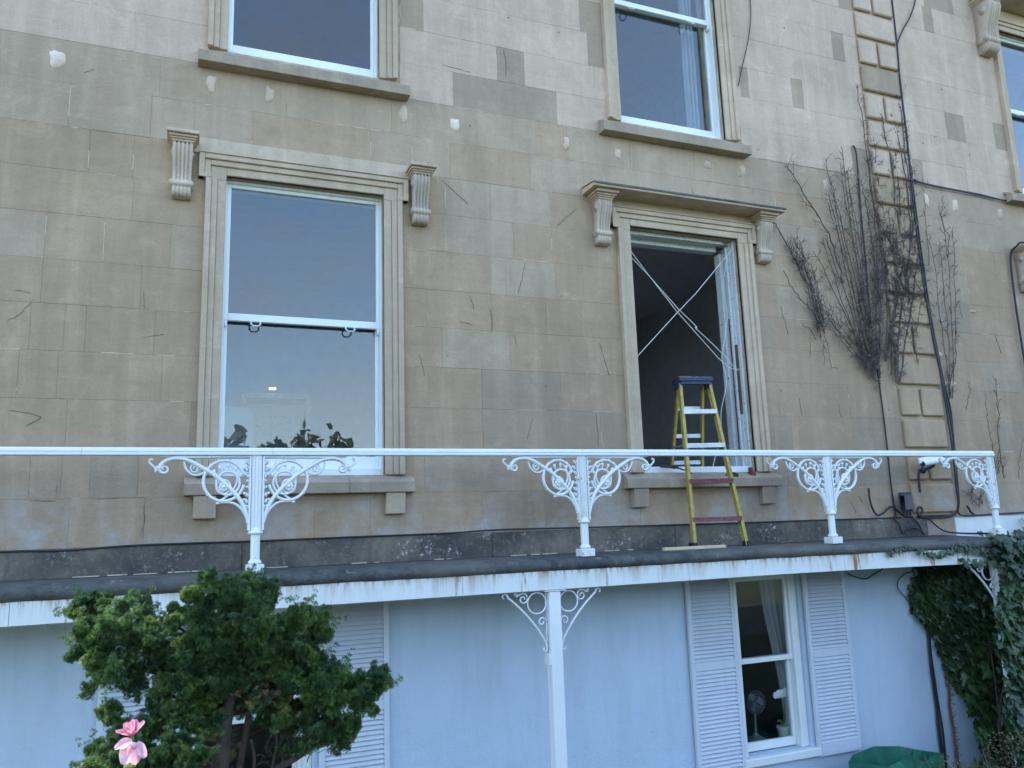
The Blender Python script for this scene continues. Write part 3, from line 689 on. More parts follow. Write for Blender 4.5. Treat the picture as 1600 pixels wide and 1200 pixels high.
# pale line of old pointing where roof meets wall
w = MB(); x = -1.4
while x < 3.6:
    L = rv.uniform(.02, .16); w.box(x, x+L, -.040-rv.uniform(.002, .012), -.03, -.2475, -.2435+rv.uniform(0, .0035)); x += L+(rv.uniform(.005, .08) if rv.random() < .7 else rv.uniform(.2, .5))
w.build('pointing', m['mortar_pale'], ver, kind='stuff')
fj = [VX0, -.9, .45, 1.75, 3.325, 3.565, 5.1, 6.9]
for a, b in zip(fj, fj[1:]):
    w = MB(); n2 = 6; vv = []
    for i in range(n2+1):
        x = a+.0012+(b-a-.0024)*i/n2; sg = -.028*max(0, (x-4.2)/2.8)**1.6
        vv += [(x, -.700, -.466+sg), (x, -.700, -.334+sg), (x, -.672, -.334+sg), (x, -.672, -.466+sg)]
    w.add(vv, [(i*4+j, (i+1)*4+j, (i+1)*4+(j+1) % 4, i*4+(j+1) % 4) for i in range(n2) for j in range(4)] + [(0, 1, 2, 3), (n2*4+3, n2*4+2, n2*4+1, n2*4)])
    w.build('fascia_board', m['fascia'], ver)
w = MB(); w.box(VX0, 6.9, -.66, -.035, -.40, -.345); w.build('soffit', m['soffit'], ver)
w = MB(); w.box(VX0+.02, 6.88, -.668, -.60, -.475, -.402, .004); w.build('beam', m['white_worn'], ver)

def spiral(cx, cz, r0, r1, a0, turns, n=18): return arc(cx, cz, r0, r1, a0, a0+360*turns, n)
def ver_bracket(side, x_face, top, right_small=1.0):
    # local x runs away from the post, z down from the beam
    q = MB(); s = side
    def T(p): return [(x_face+s*a, -.65+b, top+c) for a, b, c in p]
    R_ = .0065; F = 1.8
    q.tube(T(arc(.078, -.082, .072, .072, 0, 360, 28)), .0055, 6, F, caps=False)
    d = [(.012, 0, -.39), (.02, 0, -.35), (.06, 0, -.285), (.12, 0, -.205), (.19, 0, -.128), (.25, 0, -.072), (.30, 0, -.030)]
    q.tube(T(smooth_path(d, 5)), .0075, 6, F)
    q.tube(T(arc(.322, -.026, .024, .010, 190, -80, 14)), [.0075-.0003*i for i in range(15)], 6, F)
    q.tube(T(arc(.028, -.398, .018, .008, 150, 420, 12)), .006, 6, F)
    # upper scroll between circle and bar
    q.tube(T(smooth_path([(.235, 0, -.028), (.215, 0, -.020), (.19, 0, -.010), (.165, 0, -.014), (.150, 0, -.036)], 4)), .0055, 6, F)
    q.tube(T(arc(.182, -.048, .033, .009, 170, 560, 26)), .0052, 6, F)
    q.tube(T(arc(.236, -.016, .013, .005, 250, -60, 10)), .005, 6, F)
    # lower scroll
    q.tube(T(smooth_path([(.008, 0, -.345), (.013, 0, -.30), (.006, 0, -.255), (.010, 0, -.22)], 4)), .0055, 6, F)
    q.tube(T(arc(.043, -.212, .033, .009, 180, -210, 26)), .0052, 6, F)
    q.tube(T(arc(.013, -.335, .010, .005, 90, 330, 8)), .005, 6, F)
    return q
vp = MB(); vp.box(2.392, 2.482, -.695, -.605, -2.96, -.478, .006); vp.box(2.355, 2.52, -.703, -.60, -.4775, -.470, .002); vp.box(2.375, 2.40, -.690, -.61, -.98, -.90, .003)
vpo = vp.build('post', m['white'], ver)
for s, xf in ((-1, 2.391), (1, 2.483)): ver_bracket(s, xf, -.474).build('scroll_bracket', m['iron'], vpo, True)
vp = MB(); vp.box(6.90, 6.985, -.69, -.605, -2.96, -.52, .006); vp2 = vp.build('post', m['white_worn'], ver)
ver_bracket(-1, 6.90, -.492).build('scroll_bracket', m['iron_chip'], vp2, True)

# ------------------------------------------------------------------ cast iron railing
rail = thing('iron_railing', 'white cast iron balcony railing with lacy brackets along the verandah roof', 'railing', (2.74, -.6, -.25))
RY = -.6
def handrail(x0, x1):
    w = MB(); pr = [(-.034, .003), (-.031, -.002), (.031, -.002), (.034, .003), (.034, .016), (.028, .0195), (.034, .023), (.031, .036), (.02, .046), (0, .049), (-.02, .046), (-.031, .036), (-.034, .023), (-.028, .0195), (-.034, .016)]
    w.prism_x([(RY+y, .492+z) for y, z in pr], x0+.0008, x1-.0008); return w.build('handrail', m['iron'], rail)
PX = [.405, 2.742, 5.10, 7.09]
hx = [XL, -.60, .50, PX[1], PX[2]-.02, PX[3]+.055]
for a, b in zip(hx, hx[1:]): handrail(a, b)

def bracket_mesh():
    q = MB(); F = 1.7
    def tb(p, r, n=6, c=True): q.tube(p, r, n, F, c)
    # flat moulding under the handrail
    q.box(.035, .52, -.020, .020, -.020, -.003, .004); q.box(.035, .60, -.014, .014, -.012, -.001, .003); q.ball((.30, -.021, -.012), .008)
    # long S scroll
    tb(smooth_path([(.045, 0, -.43), (.062, 0, -.36), (.10, 0, -.285), (.17, 0, -.205), (.25, 0, -.135), (.34, 0, -.078), (.43, 0, -.030), (.50, 0, -.018), (.555, 0, -.028), (.592, 0, -.055), (.600, 0, -.082)], 5), .0145, 8)
    tb(arc(.572, -.084, .030, .008, 10, -420, 26), [.0105-.0002*i for i in range(27)], 7)
    tb(smooth_path([(.585, 0, -.045), (.62, 0, -.075), (.645, 0, -.060), (.662, 0, -.040), (.655, 0, -.022), (.642, 0, -.028)], 4), .0075, 6)
    q.ball((.620, 0, -.086), .017, 8, (.75, .8, 1.3)); q.ball((.650, 0, -.022), .010)
    # second spiral in its cup
    tb(arc(.388, -.082, .030, .007, 90, -390, 24), .0062, 6)
    tb(smooth_path([(.455, 0, -.040), (.440, 0, -.085), (.405, 0, -.118), (.365, 0, -.122), (.330, 0, -.105)], 4), .0075, 6)
    # overlapping rings
    tb(arc(.205, -.160, .128, .128, -168, 165, 34), .0105, 7)
    tb(arc(.180, -.175, .074, .074, 0, 360, 26), .0085, 6, False)
    tb(arc(.208, -.198, .044, .044, 0, 360, 18), .007, 6, False)
    tb(smooth_path([(.245, 0, -.295), (.17, 0, -.245), (.125, 0, -.17), (.135, 0, -.10), (.165, 0, -.06)], 5), .0065, 6)
    # foliage scrolls along the upper ring
    for a, r in ((150, .012), (125, .013), (98, .016), (74, .014), (50, .013), (24, .012), (-5, .011), (-40, .012), (-75, .013)):
        q.ball((.205+.131*math.cos(R(a)), -.004, -.160+.131*math.sin(R(a))), r, 6, (1, .9, 1))
    for a in (155, 125, 95, 65, 40):
        c, s_ = math.cos(R(a)), math.sin(R(a))
        tb([(.190+.072*c, 0, -.170+.072*s_), (.192+.098*c, -.004, -.168+.098*s_+.004)], .0045, 5)
        q.ball((.192+.102*c, -.006, -.166+.102*s_), .0135, 6, (1, .8, 1.15))
    # lower acanthus brace
    tb(smooth_path([(.040, 0, -.455), (.055, 0, -.40), (.085, 0, -.345), (.135, 0, -.305), (.19, 0, -.295), (.225, 0, -.298)], 5), [.012-.00022*i for i in range(26)], 7)
    for (x, z) in ((.215, -.292), (.185, -.286), (.24, -.30)): q.ball((x, -.004, z), .011, 6, (1.4, .8, .8))
    # leaves climbing the post
    for i in range(9):
        z = -.045-.040*i; xx = .046+.012*math.sin(i*1.4)
        q.add([(xx-.014, -.006, z-.016), (xx+.022, -.012, z+.010), (xx+.004, -.020, z-.004), (xx-.002, .004, z+.014), (xx+.010, -.012, z-.024), (xx+.026, .006, z-.004)],
              [(0, 2, 3), (2, 1, 3), (0, 4, 2), (4, 5, 2), (2, 5, 1), (0, 3, 5), (0, 5, 4), (3, 1, 5)])
        q.ball((xx+.022, -.010, z+.004), .010, 6)
    q.box(.032, .050, -.012, .012, -.44, -.004, .003); q.box(.034, .052, -.016, .016, -.475, -.43, .003)
    # rosette
    for a in range(0, 360, 45): q.ball((.208+.021*math.cos(R(a)), -.012, -.198+.021*math.sin(R(a))), .0125, 6, (1, .7, 1))
    q.ball((.208, -.020, -.198), .013)
    return q
BR = bracket_mesh(); BR.v = [(.032+(x-.032)*.955, y, z) for x, y, z in BR.v]; BL = MB(); BL.v = [(-x, y, z) for x, y, z in BR.v]; BL.f = [f[::-1] for f in BR.f]
me_r, me_l = BR.mesh('scroll_bracket', m['iron'], True), BL.mesh('scroll_bracket', m['iron'], True)
PD = PX
for i, px in enumerate(PX):
    w = MB()
    w.box(px-.032, px+.032, RY-.020, RY+.020, .004, .491, .003)
    for dx in (-.040, -.018, .018, .040): w.box(px+dx-.0055, px+dx+.0055, RY-.027, RY+.018, .012, .486, .003)
    w.box(px-.012, px+.012, RY-.024, RY+.012, -.02, .478, .004)
    po = w.build('post', m['iron'] if i in (0, 2) else m['iron_chip'], rail)
    w = MB()
    w.lathe(px, RY, [(.030, -.19), (.030, .003)], 8, False)
    po2 = w.build('shaft', m['iron'], po)
    w = MB(); w.lathe(px, RY, [(.032, -.012), (.044, -.006), (.047, .001), (.044, .008), (.036, .012), (.034, .022), (.030, .03)], 16);     w.build('collar', m['iron'], po, True)
    w = MB(); w.lathe(px, RY, [(.030, -.196), (.040, -.190), (.043, -.184), (.038, -.176), (.031, -.168)], 16); w.build('collar', m['iron'], po, True)
    w = MB(); bx = .054
    w.box(px-bx, px+bx, RY-bx, RY+bx, -.252, -.196, .004); w.build('base', m['iron_chip'], po)
    link('scroll_bracket', me_l, rail, mat4=Matrix.Translation((px, RY, .490)))
    if i < 3: link('scroll_bracket', me_r, rail, mat4=Matrix.Translation((px, RY, .490)))

# ------------------------------------------------------------------ step ladder
lad = thing('step_ladder', 'yellow step ladder with blue top standing astride the open window sill', 'ladder', (4.24, .03, -.245))
la = R(14); LM = Matrix.Translation((4.245, .045, -.247)) @ Matrix.Rotation(la, 4, 'Z').inverted()
def L3(x, y, z): return LM @ Vector((x, y, z))
def rail_bar(name, p, q, wx, wy, mat, flange=True):
    p, q = L3(*p), L3(*q); t = (q-p).normalized(); ax = (LM.to_3x3() @ Vector((1, 0, 0))); ax = (ax-t*ax.dot(t)).normalized(); ay = t.cross(ax)
    w = MB()
    def bar(ox, oy, hx, hy):
        vs = [c + ax*(ox+sx*hx) + ay*(oy+sy*hy) for c in (p, q) for sx, sy in ((-1, -1), (1, -1), (1, 1), (-1, 1))]
        w.add(vs, [(0, 1, 5, 4), (1, 2, 6, 5), (2, 3, 7, 6), (3, 0, 4, 7), (3, 2, 1, 0), (4, 5, 6, 7)])
    bar(0, 0, .004, wy/2)
    if flange:
        s = 1 if wx > 0 else -1
        bar(s*.5*abs(wx), wy/2-.003, abs(wx)/2-.004, .003); bar(s*.5*abs(wx), -wy/2+.003, abs(wx)/2-.004, .003)
    return w.build(name, mat, lad)
HT = 1.475
def fl(z): return (1-z/HT)
def fr_(s, z): return (s*(.145+.092*fl(z)), -.035-.335*fl(z), z)
def rr_(s, z): return (s*(.118+.075*fl(z)), .045+.50*fl(z), z)
for s in (-1, 1):
    a = rail_bar('front_rail', fr_(s, .0), fr_(s, HT), -s*.026, .060, m['yellow'])
    rail_bar('rear_rail', rr_(s, .0), rr_(s, HT-.02), -s*.022, .050, m['yellow'])
    w = MB(); c = L3(*fr_(s, .015)); w.box(c.x-.022, c.x+.022, c.y-.04, c.y+.04, c.z-.016, c.z+.03, .005); w.build('rubber_foot', m['black'], a)
def obox(mb, c, hx, hy, hz):
    mb.add([L3(c[0]+a*hx, c[1]+b*hy, c[2]+d*hz) for a in (-1, 1) for b in (-1, 1) for d in (-1, 1)], [(0, 1, 3, 2), (4, 6, 7, 5), (0, 4, 5, 1), (2, 3, 7, 6), (0, 2, 6, 4), (1, 5, 7, 3)])
for i, z in enumerate((.235, .56, .875, 1.185)):
    xx, y, _ = fr_(1, z); w = MB(); obox(w, (0, y, z+.012), xx-.006, .038, .004); obox(w, (0, y-.037, z-.004), xx-.006, .003, .018); obox(w, (0, y+.037, z-.004), xx-.006, .003, .018); obox(w, (0, y-.041, z+.004), xx-.006, .002, .004)
    w.build('tread', m['red_tread'] if i < 2 else m['alu'], lad, label='red painted tread' if i < 2 else None)
for z in (.30, .76, 1.0, 1.245):
    xx, y, _ = rr_(1, z); w = MB(); obox(w, (0, y, z), xx-.004, .006, .018); obox(w, (0, y+.012, z+.015), xx-.004, .014, .003); w.build('rear_brace', m['alu'], lad)
for s in (-1, 1):
    w = MB(); a, b = fr_(s, .88), rr_(s, .90); w.tube([L3(*a), L3(*b)], .008, 6, .5); w.build('spreader', m['alu'], lad)
w = MB(); w.tube([L3(-.20, -.29, .235), L3(-.23, -.36, .02)], .006, 6); w.build('tread_brace', m['alu'], lad)
w = MB(); obox(w, (0, .0, HT+.006), .162, .10, .018); obox(w, (0, -.103, HT+.008), .156, .005, .014); obox(w, (0, -.085, HT-.024), .140, .012, .014)
for s in (-1, 1): obox(w, (s*.145, 0, HT-.035), .016, .07, .028)
cap = w.build('top_cap', m['blue'], lad)
w = MB(); obox(w, (.005, .0, HT+.0265), .152, .094, .0025); w.build('top_tray', m['grey_top'], cap)
t = MB(); obox(t, (-.075, .01, HT+.039), .060, .03, .010); obox(t, (-.03, .02, HT+.036), .05, .012, .007)
tag(t.build('plane_tool', m['red']), 'red hand tool lying on the blue top of the step ladder', 'tool')
c = L3(.05, .02, HT+.029); t = MB(); t.tube([c+Vector((0, 0, 0)), c+Vector((.0, 0, .03))], .003, 5); tag(t.build('screw', m['alu']), 'small upright screw standing on the ladder top', 'screw')

t = MB(); t.box(3.49, 4.075, -.50, -.462, -.2475, -.222, .003); tag(t.build('wooden_batten', m['batten']), 'pale wooden batten lying on the roof by the ladder foot', 'batten')
# things left on the sill of the open window
t = MB(); t.tube([(3.815, .0, .455), (3.90, -.02, .452), (3.97, -.035, .440)], [.012, .017, .012], 8); t.tube([(3.965, -.034, .44), (4.06, -.055, .405), (4.10, -.06, .385)], [.008, .006, .004], 6); t.box(3.93, 3.965, -.05, -.015, .43, .455, .004)
tag(t.build('sealant_gun', m['black']), 'black sealant gun lying across the white sill of the open window', 'tool')
t = MB(); t.box(4.735, 4.80, -.055, .03, .352, .40, .01); t.box(4.745, 4.775, -.045, .0, .40, .44, .006); tag(t.build('tape_measure', m['darkred']), 'dark red tape measure at the right end of the sill', 'tool')
t = MB(); t.box(4.47, 4.585, -.075, -.03, .352, .385, .006); t.box(4.50, 4.55, -.08, -.034, .385, .392, .003); tag(t.build('scraper_case', m['black']), 'small dark case on the sill behind the ladder', 'case')
# cords tied across the opening
cord = thing('tied_cord', 'white cords tied in an X across the open window', 'cord', (4.12, .06, 1.9))
for i, P in enumerate([[(3.665, .05, 2.445), (3.84, .05, 2.23), (4.12, .05, 1.90), (4.55, .05, 1.47), (4.66, .05, 1.385), (4.77, .06, 1.355)],
                       [(3.662, .055, 2.39), (3.87, .057, 2.20), (4.16, .057, 1.91), (4.34, .057, 1.76), (4.335, .055, 1.735), (4.46, .057, 1.64), (4.65, .057, 1.48), (4.75, .057, 1.37), (4.80, .06, 1.37)],
                       [(4.81, .045, 2.55), (4.35, .045, 2.07), (4.12, .045, 1.86), (3.66, .045, 1.42)]]):
    w = MB(); w.tube([Vector(p) for p in P], .0036, 5); w.build('cord', m['cord'], cord)
w = MB(); w.tube(smooth_path([(4.79, .1, 2.47), (4.72, .1, 2.21), (4.735, .1, 1.9), (4.66, .1, 1.58), (4.635, .1, 1.47), (4.665, .1, 1.25), (4.58, .1, .98), (4.55, .1, .75), (4.44, .1, .462)], 5), .0034, 5); w.build('cord', m['cord'], cord)
w = MB(); w.ball((4.335, .056, 1.745), .012); w.build('knot', m['cord'], cord)

# ------------------------------------------------------------------ things glimpsed indoors
t = thing('glazed_door', 'pale panelled door glimpsed inside the left window', 'door', (.95, 3.9, -.24))
w = MB(); w.box(.62, 1.32, 4.12, 4.16, -.24, 1.55, .01); w.build('leaf', m['door'], t)
w = MB(); w.box(.55, .615, 4.08, 4.18, -.24, 1.62, .006); w.box(1.325, 1.39, 4.08, 4.18, -.24, 1.62, .006); w.box(.55, 1.39, 4.08, 4.18, 1.6205, 1.69, .006); w.build('frame', m['white_worn'], t)
w = MB(); w.box(.70, 1.24, 4.105, 4.125, .55, 1.40, .008); w.box(.70, 1.24, 4.105, 4.125, -.1, .45, .008); w.build('panel', m['white_worn'], t)
t = MB(); t.box(.865, .945, 3.89, 3.94, 1.70, 1.725, .004); t = tag(t.build('strip_light', m['lamp']), 'small lit strip light above the door inside the left window', 'lamp'); w = MB(); w.box(.66, .864, 3.9, 3.94, 1.705, 1.72, .003); w.build('casing', m['door'], t)
t = thing('dresser', 'white cabinet with round dial inside the left window, by its left edge', 'cabinet', (.37, 2.3, -.24))
w = MB(); P = [(.20, .80), (.58, .80)] + [(.58-.12*(1-math.cos(R(a))), 1.18+.06*math.sin(R(a))) for a in range(0, 91, 18)] + [(.20, 1.25)]
w.prism_y(P, 2.3, 2.34); w.build('upper_door', m['door'], t); w = MB(); w.box(.20, .58, 2.3, 2.7, .36, .66, .01); w.build('lower_door', m['door'], t); w = MB(); w.box(.20, .58, 2.3, 2.7, -.24, .26, .01); w.build('drawer', m['door'], t)
w = MB(); w.lathe(0, 0, [(.05, 0), (.05, .02)], 16); w.v = [(.28+x, 2.298-z, 1.10+y) for x, y, z in w.v]; w.build('dial', m['room_dark'], t)
t = MB(); t.box(.2, 1.33, .32, .52, .56, .575, .003); tag(t.build('window_shelf', m['white_worn']), 'narrow shelf inside the foot of the left window', 'shelf')

def curtain(x0, x1, z0, z1, y, lab, waves=5, tie=0):
    w = MB(); N = waves*8; rows = 10; vs = []
    for j in range(rows+1):
        tt = j/rows; z = z1+(z0-z1)*tt
        for i in range(N+1):
            f_ = i/N; wdt = (x1-x0)*(1-tie*math.sin(min(1, tt*1.15)*math.pi*.5)**2); xx = x1-wdt*(1-f_)
            vs.append((xx, y+.03*math.sin(f_*waves*2*math.pi+tt*.6)+.008*math.sin(f_*17+tt*3), z))
    w.add(vs, [(j*(N+1)+i, j*(N+1)+i+1, (j+1)*(N+1)+i+1, (j+1)*(N+1)+i) for j in range(rows) for i in range(N)])
    vs2 = [(a, b+.003, c) for a, b, c in vs]; w.add(vs2, [(j*(N+1)+i, (j+1)*(N+1)+i, (j+1)*(N+1)+i+1, j*(N+1)+i+1) for j in range(rows) for i in range(N)])
    tag(w.build('curtain', m['curtain'], None, True), lab, 'curtain', 'curtains inside the windows')
curtain(4.92, 5.28, -2.0, -.5, .19, 'pale curtain drawn aside inside the lower right window', 5, .45)
curtain(4.63, 4.76, 3.65, 5.8, .34, 'white curtain edge inside the upper window above the ladder', 3)
t = thing('potted_palm', 'faint potted plant inside the upper window above the ladder', 'plant', (4.2, .75, 3.65))
w = MB(); w.lathe(4.2, .75, [(.05, 3.66), (.065, 3.76)], 12); w.build('pot', m['cream'], t)
w = MB()
for i in range(26):
    a = random.uniform(0, 6.28); l = random.uniform(.12, .24); hh = random.uniform(.25, .5); c = Vector((4.2, .75, 3.78)); P = [c, c+Vector((.3*l*math.cos(a), .3*l*math.sin(a), hh*.7)), c+Vector((l*math.cos(a), l*math.sin(a), hh))]
    w.tube(P, [.004, .010, .002], 4, .3)
w.build('leaf', m['ivy'], t)
# desk fan, orchid and pot on the lower sill
t = thing('desk_fan', 'round wire desk fan inside the lower right window', 'fan', (4.83, .28, -2.02))
FC = Vector((4.83, .26, -1.66)); w = MB()
for rr in (.03, .055, .08, .10): w.tube([FC+Vector((rr*math.cos(a*math.pi/12), -.03+.3*rr*rr*10, rr*math.sin(a*math.pi/12))) for a in range(25)], .0022, 4, caps=False)
for q in range(24):
    a = q*math.pi/12; w.tube([FC+Vector((.015*math.cos(a), -.03, .015*math.sin(a))), FC+Vector((.075*math.cos(a), -.02, .075*math.sin(a))), FC+Vector((.1*math.cos(a), .0, .1*math.sin(a)))], .0015, 4)
w.build('guard', m['wire'], t)
w = MB()
for q in range(3):
    a0 = q*2.094; w.add([tuple(FC+Vector((r_*math.cos(a0+d), .012+e, r_*math.sin(a0+d)))) for r_, d, e in ((.01, 0, 0), (.08, -.45, -.012), (.09, .1, 0), (.07, .6, .012))], [(0, 1, 2, 3)])
w.build('blade', m['wire'], t)
w = MB(); w.tube([FC+Vector((0, .03, -.02)), FC+Vector((0, .04, -.28))], .012, 8); w.build('stand', m['wire'], t)
w = MB(); w.lathe(4.83, .30, [(.09, -2.0), (.085, -1.975), (.03, -1.95), (.02, -1.93)], 16); w.build('base', m['wire'], t)
t = thing('orchid', 'white orchid in a pale pot on the lower right window sill', 'plant', (5.06, .2, -2.02))
w = MB(); w.lathe(5.06, .2, [(.045, -2.0), (.056, -1.90), (.062, -1.895), (.062, -1.875), (.05, -1.872)], 18); w.build('pot', m['cream'], t)
w = MB(); w.tube(smooth_path([(5.06, .2, -1.87), (5.09, .2, -1.72), (5.12, .19, -1.60), (5.08, .18, -1.565), (5.02, .17, -1.58), (4.99, .17, -1.60)], 5), .0035, 5)
for dx, dz in ((.05, .06), (-.05, .05), (.03, .09)): w.tube(smooth_path([(5.06, .2, -1.875), (5.06+dx*.6, .2, -1.875+dz), (5.06+dx*1.3, .2, -1.875+dz*.8)], 4), [.008]*5+[.010, .008, .006, .002], 5, .4)
w.build('stem', m['stem'], t)
for cx, cz in ((5.09, -1.575), (5.02, -1.585), (5.055, -1.60), (4.985, -1.60)):
    w = MB()
    for q, (a, rr, wd) in enumerate(((90, .026, .013), (210, .024, .012), (330, .024, .012), (165, .030, .020), (15, .030, .020))):
        w.ball((cx+rr*.6*math.cos(R(a)), .155+(.004 if q < 3 else 0), cz+rr*.6*math.sin(R(a))), wd*1.55, 8, (1, .25, 1))
    w.ball((cx, .147, cz-.006), .007, 6); w.build('bloom', m['orchid'], t, True)

# ------------------------------------------------------------------ cables, box and camera on the wall
def cable(label, paths, r=.009, y=-.03, loc=None, n=6):
    t = thing('cable', label, 'cable', loc or (paths[0][0][0], y, paths[0][0][1]), 'cables fixed to the wall')
    for P in paths:
        w = MB(); w.tube(smooth_path([(p[0], p[2] if len(p) > 2 else y, p[1]) for p in P], 5), r, n); w.build('cable_run', m['cable'], t, True)
    return t
cable('long thin black cable running along the top of the dark plinth', [[(XL, -.06), (-1.09, -.066), (-.73, -.073), (-.36, -.058), (.04, -.056), (.45, -.058), (1.17, -.054), (1.86, -.052), (2.28, -.040), (2.95, -.046), (3.55, -.05), (4.74, -.056), (5.25, -.056), (6.0, -.06), (6.5, -.062)]], .0065, -.04)
cable('black cable hanging straight down the wall left of the pilaster', [[(6.455, 3.86, -.02), (6.475, 3.80, -.03), (6.485, 3.6), (6.46, 3.12), (6.45, 2.63), (6.425, 1.94), (6.44, 1.34), (6.45, .95), (6.45, .6), (6.445, .36), (6.45, .11), (6.462, -.01), (6.43, -.07)]], .0085, -.022)
cable('black looped cable rising from the roof left of the grey box', [[(6.12, .23), (6.12, .14), (6.14, .04), (6.19, -.03), (6.27, -.015), (6.34, .03), (6.40, .045), (6.48, -.01), (6.54, -.05), (6.65, -.055)]], .010, -.05)
cable('black loose cables sagging below the grey box onto the roof', [[(6.43, -.05), (6.40, -.075), (6.45, -.12), (6.47, -.19), (6.50, -.21), (6.60, -.165), (6.70, -.18), (6.77, -.235)], [(6.63, -.06), (6.71, -.14), (6.76, -.235)], [(6.74, -.06), (6.71, -.02), (6.73, .03), (6.77, .03), (6.78, -.01), (6.74, -.06)]], .0085, -.06)
cable('bundle of black cables running down the right edge of the pilaster', [[(7.27, 6.17), (7.27, 5.77), (7.258, 5.16), (7.235, 4.72), (7.23, 4.03), (7.20, 3.20), (7.205, 2.41), (7.24, 1.78), (7.28, 1.44), (7.305, .96), (7.315, .54), (7.30, .26), (7.295, .04), (7.21, -.05), (7.01, -.055), (6.72, -.055)],
      [(7.225, 3.6), (7.23, 2.6), (7.26, 1.75), (7.29, 1.40), (7.335, 1.0), (7.345, .6), (7.325, .3), (7.31, .08), (7.28, -.02), (7.36, -.065), (7.73, -.065), (8.4, -.055), (9.5, -.05)],
      [(7.22, 2.2), (7.275, 1.7), (7.31, 1.35), (7.36, 1.05), (7.35, .75), (7.325, .55), (7.315, .2), (7.25, -.04), (7.0, -.075), (6.75, -.065)]], .0095, -.05)
cable('black cable branching off the pilaster towards the upper right', [[(7.75, 6.17), (7.67, 5.86), (7.55, 5.62), (7.42, 5.44), (7.32, 5.28), (7.28, 5.17), (7.27, 5.0)]], .009, -.03)
cable('double black cable running right from the pilaster to the corner window sill', [[(7.22, 3.60), (7.40, 3.562), (7.79, 3.548), (8.30, 3.542), (8.70, 3.52), (8.72, 3.6)], [(7.22, 3.57), (7.6, 3.542), (8.1, 3.535), (8.72, 3.515)]], .008, -.03)
cable('thin black wire dangling right of the upper window', [[(5.262, 5.9), (5.262, 5.30), (5.24, 5.05), (5.18, 4.80), (5.08, 4.5), (5.01, 4.28)]], .005, -.02)
cable('black cable looping over the corbel at the right edge', [[(9.2, 2.99, -.12), (8.9, 2.965, -.15), (8.70, 2.965, -.15), (8.655, 2.93, -.12), (8.64, 2.83), (8.61, 2.37), (8.61, 1.93), (8.62, 1.5), (8.63, .9)]], .012, -.04)
cable('black cable running off the roof edge into the ivy', [[(6.86, -.075, -.05), (6.95, -.16, -.06), (7.03, -.215, -.09), (7.12, -.235, -.18), (7.16, -.24, -.3), (7.2, -.245, -.5), (7.24, -.30, -.72), (7.26, -.40, -.74)]], .009, -.1)
cable('short black cable stub curling up beside the end railing post', [[(7.43, .03), (7.455, .0), (7.47, -.03), (7.52, -.06)]], .011, -.04)
cable('thick black cables hanging down the white wall beside the ivy', [[(6.67, -.80), (6.68, -.95), (6.69, -1.2), (6.68, -1.55), (6.69, -1.9), (6.70, -2.2), (6.70, -2.6)], [(6.72, -.86), (6.70, -1.1), (6.70, -1.5), (6.72, -1.85), (6.735, -2.1), (6.72, -2.6)], [(6.78, -1.02), (6.72, -1.15), (6.70, -1.4), (6.71, -1.7), (6.68, -2.0), (6.69, -2.6)]], .010, -.03)
cable('thin wire curling on the white wall under the roof end', [[(6.62, -.50), (6.60, -.58), (6.50, -.60), (6.40, -.66), (6.39, -.74), (6.50, -.86), (6.53, -.94), (6.56, -.86), (6.6, -.85)], [(6.60, -.56), (6.64, -.68), (6.67, -.84)]], .0045, -.02)
cable('dangling ivy runner on the white wall near the roof', [[(5.78, -.56), (5.88, -.60), (6.0, -.62), (6.1, -.585), (6.2, -.55), (6.25, -.50)]], .005, -.02)

t = thing('junction_box', 'dark grey plastic junction box at the foot of the pilaster', 'junction box', (6.61, -.05, -.03))
w = MB(); w.box(6.46, 6.615, -.125, -.05, -.015, .175, .028); w.build('case', m['box'], t, True)
w = MB(); w.box(6.453, 6.622, -.092, -.082, -.022, .182, .004); w.build('seam', m['box'], t)
w = MB()
for xx in (6.50, 6.54, 6.58): w.lathe(xx, -.09, [(.012, -.05), (.014, -.02)], 8)
w.build('gland', m['black'], t)
t = thing('security_camera', 'white tube security camera on a dark bracket on the pilaster', 'camera', (6.82, -.05, .43))
w = MB(); a, b = Vector((6.70, -.20, .450)), Vector((7.12, -.17, .508)); w.tube([a, a.lerp(b, .02), a.lerp(b, .98), b], [.024, .028, .028, .024], 14); w.build('housing', m['white'], t, True)
w = MB(); dv = (b-a).normalized(); w.tube([a-dv*.012, a+dv*.004], [.022, .026], 12); w.build('lens', m['black'], t)
w = MB(); P = [a.lerp(b, f_)+Vector((0, 0, .037)) for f_ in (-.12, .95)]; w.tube(P, .028, 8, .25); w.build('sun_shield', m['white'], t)
w = MB(); mm = a.lerp(b, .5); w.tube([mm, mm+Vector((-.02, .04, -.05)), mm+Vector((-.04, .11, -.075)), mm+Vector((-.04, .135, -.075))], [.012, .016, .016, .04], 8); w.build('bracket', m['box'], t)
w = MB(); w.tube(smooth_path([(6.82, -.06, .41), (6.80, -.05, .36), (6.79, -.05, .26), (6.795, -.045, .18)], 4), .012, 6); w.build('lead', m['cable'], t)

